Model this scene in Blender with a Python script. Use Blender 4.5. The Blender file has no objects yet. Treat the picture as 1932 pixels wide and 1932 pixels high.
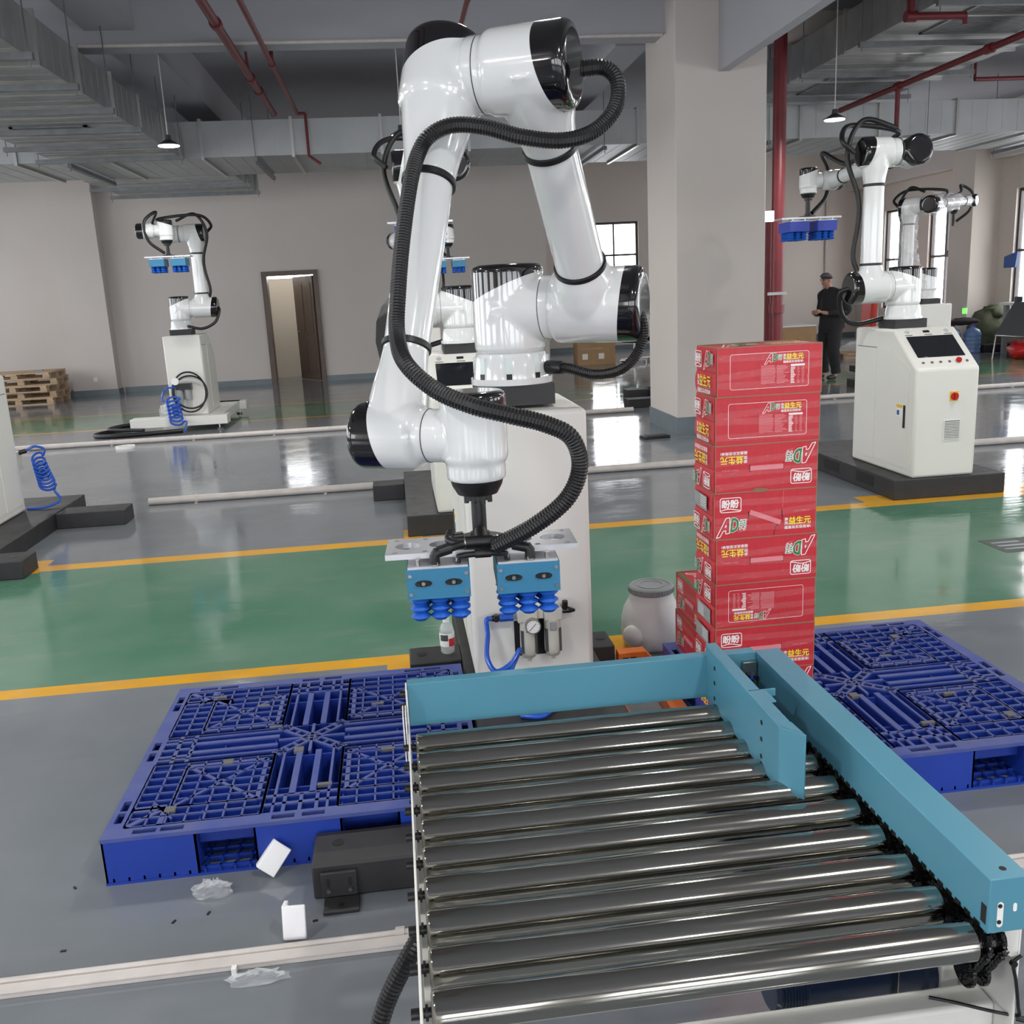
import bpy, bmesh, math, random
from mathutils import Vector, Matrix
random.seed(7)
PI = math.pi
SC = bpy.context.scene
COL = SC.collection

# ------------------------------------------------------------------ camera, light, exposure
def srgb(r, g, b):
    def f(c):
        c /= 255.0
        return c / 12.92 if c <= 0.04045 else ((c + 0.055) / 1.055) ** 2.4
    return (f(r), f(g), f(b), 1.0)

def setup_camera():
    yaw, pitch, roll, f = math.radians(6.5), math.radians(13.12), math.radians(2.82), 1790.0
    cy, sy, cp, sp = math.cos(yaw), math.sin(yaw), math.cos(pitch), math.sin(pitch)
    fw = Vector((sy * cp, cy * cp, -sp)); r = Vector((cy, -sy, 0)); d = fw.cross(r)
    cr, sr = math.cos(roll), math.sin(roll)
    r2 = r * cr + d * sr; d2 = d * cr - r * sr
    m = Matrix((( r2.x, -d2.x, -fw.x, 0), (r2.y, -d2.y, -fw.y, 0), (r2.z, -d2.z, -fw.z, 1.65), (0, 0, 0, 1)))
    cam = bpy.data.cameras.new('camera'); o = bpy.data.objects.new('camera', cam); COL.objects.link(o)
    cam.sensor_width = 36.0; cam.lens = f / 1932.0 * 36.0; cam.clip_start = 0.05; cam.clip_end = 300
    o.matrix_world = m; SC.camera = o
setup_camera()

def setup_world():
    w = bpy.data.worlds.new('overcast_sky'); SC.world = w; w.use_nodes = True
    nt = w.node_tree; bg = nt.nodes['Background']
    bg.inputs[0].default_value = (0.93, 0.96, 1.0, 1); bg.inputs[1].default_value = 7.5
setup_world()

SC.view_settings.view_transform = 'Standard'
SC.view_settings.look = 'None'
SC.view_settings.gamma = 1.0
SC.view_settings.use_curve_mapping = False
SC.view_settings.exposure = 0.06
SC.cycles.use_denoising = True
SC.cycles.max_bounces = 8
SC.cycles.diffuse_bounces = 4
SC.cycles.glossy_bounces = 4
SC.cycles.transparent_max_bounces = 12

LAMP_W = 46.0      # watts of each high bay lamp
LAMPS_SEEN = [(-2.2, 11.0, 3.32), (0.25, 11.0, 3.35), (4.94, 10.5, 3.30), (9.5, 12.9, 2.95)]
LAMPS_OUT = [(-2.2, 5.2, 3.75), (0.9, 5.4, 3.9), (4.6, 5.2, 3.7), (-5.4, 8.0, 3.4), (-2.2, 0.6, 3.6), (1.4, 0.4, 3.6),
             (5.2, 0.6, 3.6), (8.8, 8.0, 3.4), (-5.4, 2.5, 3.5), (9.0, 2.5, 3.5), (-5.6, 14.0, 3.3), (0.4, -3.5, 3.6),
             (-5.0, -3.0, 3.6), (6.0, -3.5, 3.6)]

# ------------------------------------------------------------------ materials
def mat(name, rgb, rough=0.5, metal=0.0, coat=0.0, var=0.0, vscale=6.0, bump=0.0, bscale=40.0, rvar=0.0,
        alpha=1.0, trans=0.0, emit=0.0, spec=0.5, rgb2=None, stretch=None):
    m = bpy.data.materials.new(name); m.use_nodes = True
    nt = m.node_tree; b = nt.nodes['Principled BSDF']
    c = srgb(*rgb)
    b.inputs['Base Color'].default_value = c
    b.inputs['Roughness'].default_value = rough
    b.inputs['Metallic'].default_value = metal
    b.inputs['Coat Weight'].default_value = coat
    b.inputs['Coat Roughness'].default_value = 0.04
    b.inputs['Alpha'].default_value = alpha
    b.inputs['Transmission Weight'].default_value = trans
    b.inputs['Specular IOR Level'].default_value = spec
    if emit:
        b.inputs['Emission Color'].default_value = c; b.inputs['Emission Strength'].default_value = emit
    if var or bump or rvar or rgb2:
        tc = nt.nodes.new('ShaderNodeTexCoord')
        mp = nt.nodes.new('ShaderNodeMapping')
        if stretch: mp.inputs['Scale'].default_value = stretch
        nt.links.new(tc.outputs['Object'], mp.inputs['Vector'])
        n = nt.nodes.new('ShaderNodeTexNoise'); n.inputs['Scale'].default_value = vscale
        n.inputs['Detail'].default_value = 5.0
        nt.links.new(mp.outputs['Vector'], n.inputs['Vector'])
        if var or rgb2:
            mx = nt.nodes.new('ShaderNodeMix'); mx.data_type = 'RGBA'
            c2 = srgb(*rgb2) if rgb2 else tuple(min(1, v * (1 - var)) for v in c[:3]) + (1,)
            mx.inputs['A'].default_value = c; mx.inputs['B'].default_value = c2
            rp = nt.nodes.new('ShaderNodeMapRange')
            rp.inputs['From Min'].default_value = 0.35; rp.inputs['From Max'].default_value = 0.7
            nt.links.new(n.outputs['Fac'], rp.inputs['Value'])
            nt.links.new(rp.outputs['Result'], mx.inputs['Factor'])
            nt.links.new(mx.outputs['Result'], b.inputs['Base Color'])
        if rvar:
            rr = nt.nodes.new('ShaderNodeMapRange')
            rr.inputs['To Min'].default_value = rough; rr.inputs['To Max'].default_value = min(1, rough + rvar)
            nt.links.new(n.outputs['Fac'], rr.inputs['Value'])
            nt.links.new(rr.outputs['Result'], b.inputs['Roughness'])
        if bump:
            n2 = nt.nodes.new('ShaderNodeTexNoise'); n2.inputs['Scale'].default_value = bscale
            nt.links.new(mp.outputs['Vector'], n2.inputs['Vector'])
            bp = nt.nodes.new('ShaderNodeBump'); bp.inputs['Strength'].default_value = bump
            bp.inputs['Distance'].default_value = 0.01
            nt.links.new(n2.outputs['Fac'], bp.inputs['Height'])
            nt.links.new(bp.outputs['Normal'], b.inputs['Normal'])
    return m

M = {
 'wall':      mat('wall_paint', (206, 198, 192), 0.75, var=0.06, vscale=0.6, bump=0.05, bscale=60),
 'wall_warm': mat('wall_paint_warm', (212, 201, 191), 0.75, var=0.05, vscale=0.5),
 'ceiling':   mat('ceiling_paint', (174, 173, 179), 0.85, var=0.10, vscale=0.5),
 'skirting':  mat('skirting_paint', (112, 124, 130), 0.35, var=0.12),
 'galv':      mat('galvanised_steel', (176, 177, 177), 0.30, metal=0.85, var=0.22, vscale=3.0, rvar=0.2),
 'galv_dark': mat('galvanised_angle', (125, 127, 130), 0.45, metal=0.6, var=0.25, vscale=8),
 'galv_face': mat('galvanised_sheet', (176, 178, 179), 0.45, metal=0.4, var=0.15, vscale=2.0),
 'galv_lite': mat('bright_flange', (190, 190, 188), 0.3, metal=0.9),
 'red_pipe':  mat('red_pipe_paint', (108, 30, 38), 0.4, var=0.2, vscale=9),
 'white_paint': mat('white_machine_paint', (222, 233, 231), 0.22, coat=0.5, var=0.02),
 'cab_white': mat('white_powder_coat', (226, 225, 219), 0.42, var=0.03, vscale=2, bump=0.03, bscale=300),
 'robot_white': mat('robot_white_gloss', (225, 227, 227), 0.16, coat=0.9),
 'robot_black': mat('robot_black_gloss', (16, 14, 17), 0.12, coat=0.8),
 'seam':      mat('seam_dark', (70, 72, 74), 0.6),
 'black_rub': mat('black_rubber', (22, 22, 24), 0.42, spec=0.5),
 'black_pl':  mat('black_plastic', (20, 20, 22), 0.35),
 'black_steel': mat('black_painted_steel', (46, 46, 48), 0.42, var=0.25, vscale=7, rvar=0.2),
 'chrome':    mat('chromed_roller', (168, 166, 158), 0.09, metal=1.0, rvar=0.05, vscale=12, stretch=(1, 9, 9)),
 'steel':     mat('bare_steel', (176, 176, 174), 0.3, metal=1.0),
 'alu':       mat('machined_aluminium', (214, 214, 218), 0.34, metal=0.75, var=0.08, vscale=20, stretch=(1, 12, 1)),
 'grease':    mat('greasy_black', (14, 13, 12), 0.25, var=0.5, vscale=50, bump=0.3, bscale=120),
 'teal':      mat('teal_guard_paint', (82, 142, 164), 0.36, var=0.08, vscale=2.5),
 'teal_mod':  mat('teal_module_paint', (52, 122, 160), 0.38, var=0.05),
 'blue_mod':  mat('blue_module_paint', (52, 72, 176), 0.4),
 'cup':       mat('blue_silicone', (26, 92, 190), 0.45, spec=0.4),
 'pallet':    mat('blue_pallet_plastic', (24, 54, 146), 0.45, var=0.25, vscale=4, rgb2=(28, 62, 164), bump=0.03, bscale=80),
 'pallet_top': mat('worn_blue_pallet_plastic', (76, 87, 142), 0.55, var=0.3, vscale=9, rgb2=(54, 70, 146)),
 'pad_grey':  mat('anti_slip_pad', (98, 98, 98), 0.7),
 'carton_red': mat('red_printed_carton', (196, 38, 52), 0.42, var=0.10, vscale=9, bump=0.05, bscale=30, stretch=(8, 8, 1)),
 'carton_edge': mat('raw_carton_edge', (150, 118, 92), 0.8),
 'carton':    mat('brown_carton', (176, 142, 104), 0.8, var=0.1, vscale=5),
 'tape':      mat('clear_tape', (255, 240, 240), 0.06, alpha=0.05, spec=1.0),
 'handle_tape': mat('carton_handle_tape', (222, 132, 140), 0.4),
 'ink_white': mat('white_ink', (244, 238, 236), 0.5),
 'ink_pale':  mat('pale_ink', (222, 132, 138), 0.5),
 'ink_yellow': mat('yellow_ink', (244, 222, 60), 0.5),
 'ink_green': mat('green_ink', (30, 124, 62), 0.5),
 'ink_red':   mat('red_ink', (196, 38, 52), 0.5),
 'ink_black': mat('black_ink', (20, 20, 20), 0.6),
 'screen':    mat('screen_glass', (24, 26, 32), 0.12, coat=0.6),
 'red_btn':   mat('red_button', (190, 30, 34), 0.3),
 'yellow_pl': mat('yellow_plate', (232, 190, 60), 0.45),
 'orange':    mat('orange_paint', (224, 116, 36), 0.4, var=0.1),
 'blue_hose': mat('blue_air_hose', (22, 84, 190), 0.2, coat=0.3),
 'frl_grey':  mat('regulator_grey', (198, 196, 186), 0.4),
 'glass':     mat('window_glass', (255, 255, 255), 0.0, alpha=0.10),
 'frame_dark': mat('dark_window_frame', (56, 50, 48), 0.4),
 'wood_door': mat('brown_door_wood', (96, 80, 70), 0.4, var=0.3, vscale=3, stretch=(8, 8, 1)),
 'room_white': mat('side_room_wall', (214, 206, 190), 0.8),
 'pine':      mat('pine_plank', (196, 168, 138), 0.75, var=0.3, vscale=3, stretch=(1, 9, 9)),
 'foam':      mat('white_foam', (236, 236, 238), 0.85, bump=0.1, bscale=200),
 'film':      mat('clear_film', (235, 238, 240), 0.08, alpha=0.25, spec=1.0),
 'film_wrap': mat('clear_wrap', (240, 238, 240), 0.1, alpha=0.30, spec=1.0),
 'conduit':   mat('white_pvc', (205, 198, 193), 0.4, var=0.12, vscale=12),
 'lamp_emit': mat('lamp_diffuser', (255, 252, 244), 0.5, emit=9.0),
 'lamp_body': mat('lamp_housing', (70, 70, 72), 0.4, metal=0.5),
 'exit_emit': mat('lit_sign', (255, 255, 255), 0.5, emit=2.2),
 'green_emit': mat('green_led', (110, 250, 90), 0.5, emit=1.5),
 'skin':      mat('skin', (178, 136, 118), 0.55),
 'hair':      mat('grey_hair', (96, 92, 92), 0.8, var=0.4, vscale=60),
 'cloth_black': mat('black_cloth', (28, 27, 31), 0.85, bump=0.2, bscale=40),
 'shoe':      mat('dark_shoe', (40, 36, 38), 0.6),
 'bin_white': mat('bin_white_plastic', (216, 217, 216), 0.45, var=0.08, vscale=10),
 'bin_grey':  mat('bin_grey_lid', (142, 148, 150), 0.5),
 'pet':       mat('clear_pet', (240, 246, 248), 0.05, alpha=0.30, spec=0.8),
 'pet_blue':  mat('blue_water_jug', (110, 140, 186), 0.15, alpha=0.72, spec=0.6),
 'purple':    mat('purple_cap', (96, 52, 110), 0.4),
 'olive':     mat('olive_sacking', (88, 92, 70), 0.9, var=0.35, vscale=10, bump=0.3, bscale=25),
 'motor_blue': mat('motor_blue_paint', (24, 44, 76), 0.3, coat=0.2),
 'dispenser': mat('dispenser_white', (222, 222, 222), 0.4),
 'dispenser_grey': mat('dispenser_grey', (150, 152, 154), 0.45),
 'paper_blue': mat('blue_signboard', (48, 92, 160), 0.5),
 'red_fabric': mat('red_board', (204, 58, 40), 0.5),
 'gauge_face': mat('gauge_face', (240, 240, 238), 0.3),
 'stick_white': mat('white_sticker', (236, 236, 232), 0.5),
 'sign_dark': mat('floor_sticker_dark', (60, 68, 62), 0.5),
}

def floor_material():
    m = bpy.data.materials.new('epoxy_floor'); m.use_nodes = True
    nt = m.node_tree; N = nt.nodes.new; L = nt.links.new
    b = nt.nodes['Principled BSDF']
    geo = N('ShaderNodeNewGeometry'); sx = N('ShaderNodeSeparateXYZ'); L(geo.outputs['Position'], sx.inputs[0])
    def val(v):
        n = N('ShaderNodeValue'); n.outputs[0].default_value = v; return n.outputs[0]
    def mth(op, a, bb):
        n = N('ShaderNodeMath'); n.operation = op
        for i, s in enumerate((a, bb)):
            if isinstance(s, (int, float)): n.inputs[i].default_value = s
            else: L(s, n.inputs[i])
        return n.outputs[0]
    def band(axis, lo, hi):
        return mth('MULTIPLY', mth('GREATER_THAN', axis, lo), mth('LESS_THAN', axis, hi))
    def noise(scale, detail=4, sc=(1, 1, 1)):
        mp = N('ShaderNodeMapping'); mp.inputs['Scale'].default_value = sc; L(geo.outputs['Position'], mp.inputs['Vector'])
        n = N('ShaderNodeTexNoise'); n.inputs['Scale'].default_value = scale; n.inputs['Detail'].default_value = detail
        L(mp.outputs['Vector'], n.inputs['Vector']); return n.outputs['Fac']
    X, Y = sx.outputs['X'], sx.outputs['Y']
    def mixc(fac, a, c):
        n = N('ShaderNodeMix'); n.data_type = 'RGBA'
        if isinstance(fac, float): n.inputs['Factor'].default_value = fac
        else: L(fac, n.inputs['Factor'])
        for s, k in ((a, 'A'), (c, 'B')):
            if isinstance(s, tuple): n.inputs[k].default_value = s
            else: L(s, n.inputs[k])
        return n.outputs['Result']
    n1 = noise(0.9, 6); n2 = noise(7.0, 5)
    def rng(v, a, c, lo=0.0, hi=1.0):
        r = N('ShaderNodeMapRange'); L(v, r.inputs['Value'])
        r.inputs['From Min'].default_value = a; r.inputs['From Max'].default_value = c
        r.inputs['To Min'].default_value = lo; r.inputs['To Max'].default_value = hi
        return r.outputs['Result']
    grey = mixc(rng(n1, 0.35, 0.7), srgb(116, 122, 128), srgb(130, 135, 140))
    green = mixc(rng(n1, 0.35, 0.7), srgb(74, 122, 98), srgb(104, 138, 118))
    yel = mixc(rng(n2, 0.4, 0.7), srgb(228, 168, 34), srgb(214, 160, 60))
    g = mth('MAXIMUM', band(Y, 4.2, 6.4), band(Y, 14.05, 16.1))
    y = mth('MAXIMUM', mth('MAXIMUM', band(Y, 4.148, 4.258), band(Y, 6.335, 6.478)),
            mth('MAXIMUM', band(Y, 14.0, 14.09), band(Y, 16.02, 16.11)))
    # corner marks beside the machine bases
    for (xa, xb, ya, yb) in ((-2.65, -2.42, 6.30, 6.63), (3.37, 3.62, 6.42, 6.68), (4.46, 4.82, 6.45, 6.72),
                             (-0.03, 0.10, 6.33, 6.72), (0.80, 1.02, 4.02, 4.25), (-0.14, 0.06, 4.05, 4.2)):
        y = mth('MAXIMUM', y, mth('MULTIPLY', band(X, xa, xb), band(Y, ya, yb)))
    base = mixc(y, mixc(g, grey, green), yel)
    dirt = rng(noise(2.2, 8, (1, 2.2, 1)), 0.55, 0.8, 0, 0.30)
    base = mixc(dirt, base, srgb(146, 148, 148))
    L(base, b.inputs['Base Color'])
    ro = rng(noise(3.0, 8), 0.35, 0.75, 0.05, 0.17)
    L(ro, b.inputs['Roughness'])
    b.inputs['Specular IOR Level'].default_value = 0.62
    bp = N('ShaderNodeBump'); bp.inputs['Strength'].default_value = 0.045; bp.inputs['Distance'].default_value = 0.02
    L(noise(5.0, 5, (1, 4, 1)), bp.inputs['Height']); L(bp.outputs['Normal'], b.inputs['Normal'])
    return m
M['floor'] = floor_material()

# ------------------------------------------------------------------ mesh helpers
def basis(z, x=None):
    z = Vector(z).normalized()
    if x is None: x = Vector((1, 0, 0)) if abs(z.x) < 0.9 else Vector((0, 1, 0))
    x = Vector(x); x = (x - z * x.dot(z)).normalized(); y = z.cross(x)
    return Matrix((x, y, z)).transposed()

def world_loc(o):
    v = Vector((0, 0, 0))
    while o is not None:
        v += o.location; o = o.parent
    return v

class MB:
    def __init__(s): s.v = []; s.f = []; s.mi = []
    def add(s, vs, fs, mi=0):
        k = len(s.v); s.v += [tuple(v) for v in vs]
        for f in fs: s.f.append(tuple(i + k for i in f)); s.mi.append(mi)
        return s
    def box(s, lo, hi, mi=0, rot=None, piv=None):
        (a, b, c), (d, e, f) = lo, hi
        vs = [Vector(p) for p in ((a, b, c), (d, b, c), (d, e, c), (a, e, c), (a, b, f), (d, b, f), (d, e, f), (a, e, f))]
        if rot is not None:
            p = Vector(piv) if piv is not None else (vs[0] + vs[6]) / 2
            vs = [p + rot @ (v - p) for v in vs]
        return s.add(vs, [(0, 3, 2, 1), (4, 5, 6, 7), (0, 1, 5, 4), (1, 2, 6, 5), (2, 3, 7, 6), (3, 0, 4, 7)], mi)
    def beam(s, p, q, w, h, mi=0, up=(0, 0, 1)):
        p, q = Vector(p), Vector(q); d = (q - p).normalized()
        x = d.cross(Vector(up))
        x = Vector((1, 0, 0)) if x.length < 1e-5 else x.normalized()
        u = x.cross(d); vs = []
        for c in (p, q):
            for a, b in ((-1, -1), (1, -1), (1, 1), (-1, 1)): vs.append(c + x * (a * w / 2) + u * (b * h / 2))
        return s.add(vs, [(0, 1, 2, 3), (7, 6, 5, 4), (0, 4, 5, 1), (1, 5, 6, 2), (2, 6, 7, 3), (3, 7, 4, 0)], mi)
    def lathe(s, prof, org=(0, 0, 0), axis=(0, 0, 1), seg=24, mi=0, cap=True):
        B = basis(axis); o = Vector(org); vs = []; n = len(prof)
        for r, z in prof:
            for k in range(seg):
                a = 2 * PI * k / seg
                vs.append(o + B @ Vector((r * math.cos(a), r * math.sin(a), z)))
        fs = []
        for i in range(n - 1):
            for k in range(seg):
                j = (k + 1) % seg
                fs.append((i * seg + k, i * seg + j, (i + 1) * seg + j, (i + 1) * seg + k))
        if cap:
            fs.append(tuple(reversed(range(seg)))); fs.append(tuple((n - 1) * seg + k for k in range(seg)))
        return s.add(vs, fs, mi)
    def cyl(s, p, q, r, r2=None, seg=16, mi=0):
        p, q = Vector(p), Vector(q); d = q - p
        return s.lathe([(r, 0), (r if r2 is None else r2, d.length)], p, d, seg, mi)
    def tube(s, pts, r, seg=8, mi=0, radii=None, cap=True):
        pts = [Vector(p) for p in pts]; n = len(pts); T = []
        for i in range(n):
            d = pts[min(i + 1, n - 1)] - pts[max(i - 1, 0)]
            T.append(d.normalized() if d.length > 1e-9 else Vector((0, 0, 1)))
        x = T[0].orthogonal().normalized(); vs = []
        for i in range(n):
            x = x - T[i] * x.dot(T[i]); x.normalize(); y = T[i].cross(x)
            rr = radii[i] if radii else r
            for k in range(seg):
                a = 2 * PI * k / seg; vs.append(pts[i] + (x * math.cos(a) + y * math.sin(a)) * rr)
        fs = [(i * seg + k, i * seg + (k + 1) % seg, (i + 1) * seg + (k + 1) % seg, (i + 1) * seg + k) for i in range(n - 1) for k in range(seg)]
        if cap: fs += [tuple(reversed(range(seg))), tuple((n - 1) * seg + k for k in range(seg))]
        return s.add(vs, fs, mi)
    def prism(s, poly, z0, z1, mi=0, mtx=None):
        n = len(poly)
        vs = [Vector((x, y, z0)) for x, y in poly] + [Vector((x, y, z1)) for x, y in poly]
        if mtx is not None: vs = [mtx @ v for v in vs]
        fs = [tuple(reversed(range(n))), tuple(range(n, 2 * n))] + [(i, (i + 1) % n, n + (i + 1) % n, n + i) for i in range(n)]
        return s.add(vs, fs, mi)
    def mesh(s, name, mats, smooth=None, off=None):
        me = bpy.data.meshes.new(name)
        vs = s.v if off is None else [(a - off[0], b - off[1], c - off[2]) for a, b, c in s.v]
        me.from_pydata(vs, [], s.f)
        for m in (mats if isinstance(mats, (list, tuple)) else [mats]): me.materials.append(m)
        if len(me.materials) > 1: me.polygons.foreach_set('material_index', s.mi)
        bm = bmesh.new(); bm.from_mesh(me); bmesh.ops.recalc_face_normals(bm, faces=bm.faces); bm.to_mesh(me); bm.free()
        if smooth:
            me.polygons.foreach_set('use_smooth', [True] * len(me.polygons)); me.set_sharp_from_angle(angle=math.radians(smooth))
        me.update(); return me
    def build(s, name, mats, parent=None, smooth=None, bevel=0, seg=2, base=None):
        off = world_loc(parent) if parent is not None else (Vector(base) if base is not None else Vector((0, 0, 0)))
        o = bpy.data.objects.new(name, s.mesh(name, mats, smooth, off)); COL.objects.link(o)
        if parent is not None: o.parent = parent
        elif base is not None: o.location = base
        if bevel:
            b = o.modifiers.new('bevel', 'BEVEL'); b.width = bevel; b.segments = seg; b.limit_method = 'ANGLE'; b.angle_limit = math.radians(40)
            b.harden_normals = False
            o.data.polygons.foreach_set('use_smooth', [True] * len(o.data.polygons)); o.data.set_sharp_from_angle(angle=math.radians(50))
        return o

def tag(o, label, cat, group=None):
    o['label'] = label; o['category'] = cat
    if group: o['group'] = group
    return o
def struct(o):
    o['kind'] = 'structure'; return o
def thing(name, label, cat, loc=(0, 0, 0), group=None):
    o = bpy.data.objects.new(name, None); COL.objects.link(o); o.location = loc; o.empty_display_size = 0.1
    return tag(o, label, cat, group)
def part(name, mesh, parent, mtx=None, label=None):
    """a child whose mesh is in its own frame; mtx is its place in the world"""
    o = bpy.data.objects.new(name, mesh); COL.objects.link(o); o.parent = parent
    m = mtx if mtx is not None else Matrix.Identity(4)
    o.matrix_local = Matrix.Translation(-world_loc(parent)) @ m
    if label: o['label'] = label
    return o
def subpart(name, mesh, parent, mtx_local):
    o = bpy.data.objects.new(name, mesh); COL.objects.link(o); o.parent = parent; o.matrix_local = mtx_local
    return o
def evaluated(o):
    dg = bpy.context.evaluated_depsgraph_get()
    me = bpy.data.meshes.new_from_object(o.evaluated_get(dg)); return me
def drop(o):
    d = o.data; bpy.data.objects.remove(o); 
    if d.users == 0: bpy.data.meshes.remove(d)
def copy_tree(o, parent=None):
    c = o.copy(); COL.objects.link(c)
    if parent is not None: c.parent = parent
    for ch in o.children: copy_tree(ch, c)
    return c
def bez(pts, n=10):
    """smooth path through points"""
    P = [Vector(p) for p in pts]; out = []
    P = [P[0] * 2 - P[1]] + P + [P[-1] * 2 - P[-2]]
    for i in range(1, len(P) - 2):
        a, b, c, d = P[i - 1:i + 3]
        for k in range(n):
            t = k / n
            out.append(0.5 * ((2 * b) + (c - a) * t + (2 * a - 5 * b + 4 * c - d) * t * t + (3 * b - a - 3 * c + d) * t ** 3))
    out.append(P[-2]); return out
def resample(pts, step):
    out = [pts[0]]; acc = 0.0
    for a, b in zip(pts[:-1], pts[1:]):
        L = (b - a).length; t = step - acc
        while t <= L:
            out.append(a.lerp(b, t / L)); t += step
        acc = (acc + L) % step if L > 0 else acc
    return out
def ribbed(mb, pts, r, pitch=0.008, depth=0.0022, seg=10, mi=0):
    """corrugated conduit"""
    q = resample(bez(pts, 24), pitch / 2)
    rad = [r if (i // 1) % 2 == 0 else r - depth for i in range(len(q))]
    mb.tube(q, r, seg, mi, rad); return mb
# ------------------------------------------------------------------ the room
def wall(name, axis, c0, c1, u0, u1, z0, z1, holes, m):
    """wall slab between planes c0..c1 on axis ('x' or 'y'), spanning u0..u1, with openings (ua,ub,za,zb)"""
    mb = MB(); es = sorted({u0, u1} | {h[0] for h in holes} | {h[1] for h in holes})
    es = [e for e in es if u0 <= e <= u1]
    for a, b in zip(es[:-1], es[1:]):
        mid = (a + b) / 2; hs = sorted([(h[2], h[3]) for h in holes if h[0] < mid < h[1]]); z = z0
        segs = []
        for (za, zb) in hs:
            if za > z: segs.append((z, za))
            z = max(z, zb)
        if z < z1: segs.append((z, z1))
        for (za, zb) in segs:
            if axis == 'y': mb.box((a, c0, za), (b, c1, zb))
            else: mb.box((c0, a, za), (c1, b, zb))
    return struct(mb.build(name, m))

def window(n, axis, c, u0, u1, z0, z1, vbars, hbars, upper=None, fw=0.06):
    """frame, glazing bars and panes, each a part; c is the plane in the middle of the wall"""
    root = bpy.data.objects.new('window_%d' % n, None); COL.objects.link(root); root['kind'] = 'structure'
    P = (lambda u, w, z: (u, c + w, z)) if axis == 'y' else (lambda u, w, z: (c + w, u, z))
    def bx(mb, ua, ub, za, zb, t):
        a, b = P(ua, -t, za), P(ub, t, zb)
        mb.box(tuple(min(p, q) for p, q in zip(a, b)), tuple(max(p, q) for p, q in zip(a, b)))
    mb = MB()
    bx(mb, u0, u0 + fw, z0, z1, 0.04); bx(mb, u1 - fw, u1, z0, z1, 0.04)
    bx(mb, u0 + fw, u1 - fw, z0, z0 + fw, 0.04); bx(mb, u0 + fw, u1 - fw, z1 - fw, z1, 0.04)
    mb.build('window_frame', M['frame_dark'], root)
    for v in vbars:
        mb = MB(); bx(mb, v - 0.02, v + 0.02, z0 + fw, z1 - fw, 0.03); mb.build('glazing_bar', M['frame_dark'], root)
    for h in hbars:
        mb = MB(); bx(mb, u0 + fw, u1 - fw, h - 0.025, h + 0.025, 0.032); mb.build('glazing_bar', M['frame_dark'], root)
    if upper:   # a thicker opening sash above
        for ua, ub, za, zb in upper:
            mb = MB()
            bx(mb, ua, ua + 0.09, za, zb, 0.05); bx(mb, ub - 0.09, ub, za, zb, 0.05)
            bx(mb, ua + 0.09, ub - 0.09, za, za + 0.09, 0.05); bx(mb, ua + 0.09, ub - 0.09, zb - 0.09, zb, 0.05)
            mb.build('sash', M['frame_dark'], root)
    us = [u0 + fw] + sorted(vbars) + [u1 - fw]; zs = [z0 + fw] + sorted(hbars) + [z1 - fw]
    for a, b in zip(us[:-1], us[1:]):
        for d, e in zip(zs[:-1], zs[1:]):
            mb = MB(); bx(mb, a, b, d, e, 0.003); mb.build('pane', M['glass'], root)
    return root

ZC = 4.8
floor = MB().box((-11, -9, -0.12), (13.2, 26.5, 0)).build('floor', M['floor']); struct(floor)
struct(MB().box((-11, -9, ZC), (13.2, 26.5, ZC + 0.15)).build('ceiling', M['ceiling']))

BW = (5.15, 6.50, 1.0, 3.25)      # window in the set-back part of the back wall
wall('wall_back', 'y', 20.3, 20.5, -10.2, 3.3, 0, ZC, [(-2.47, -1.52, 0, 2.19)], M['wall'])
wall('wall_back_recess', 'y', 25.0, 25.2, 3.1, 12.5, 0, ZC, [BW, (8.2, 9.4, 1.0, 3.25)], M['wall_warm'])
wall('wall_recess_side', 'x', 3.1, 3.3, 20.5, 25.0, 0, ZC, [], M['wall'])
RW = [(22.30, 23.60), (20.30, 21.55), (17.0, 18.4), (13.2, 14.6), (10.2, 12.2), (7.0, 9.0), (3.4, 5.4), (0, 2), (-4, -2)]
wall('wall_right', 'x', 12.5, 12.7, -9, 25.0, 0, ZC, [(a, b, 0.75, 3.15) for a, b in RW], M['wall_warm'])
LW = [(16.4, 18.6), (12.6, 15.4), (8.6, 11.4), (4.6, 7.4), (0.6, 3.4), (-4.4, -1.6)]
wall('wall_left', 'x', -10.2, -10.0, -9, 20.3, 0, ZC, [(a, b, 0.7, 3.3) for a, b in LW], M['wall_warm'])
FW = [(-9, -6), (-5, -2), (-1, 2), (3, 6), (7, 10)]
wall('wall_front', 'y', -9, -8.8, -10.0, 12.5, 0, ZC, [(a, b, 0.6, 3.4) for a, b in FW], M['wall'])
n = 1
window(n, 'y', 25.1, *BW, [5.86], [1.55, 2.42])
n += 1; window(n, 'y', 25.1, 8.2, 9.4, 1.0, 3.25, [8.8], [2.42])
for a, b in RW:
    n += 1; window(n, 'x', 12.6, a, b, 0.75, 3.15, [(a + b) / 2], [1.95], upper=[(a + 0.05, (a + b) / 2, 1.97, 3.1)])
for a, b in LW:
    n += 1; window(n, 'x', -10.1, a, b, 0.7, 3.3, [(a + b) / 2], [2.2])
for a, b in FW:
    n += 1; window(n, 'y', -8.9, a, b, 0.6, 3.4, [a + 1, a + 2], [2.3])
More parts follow.
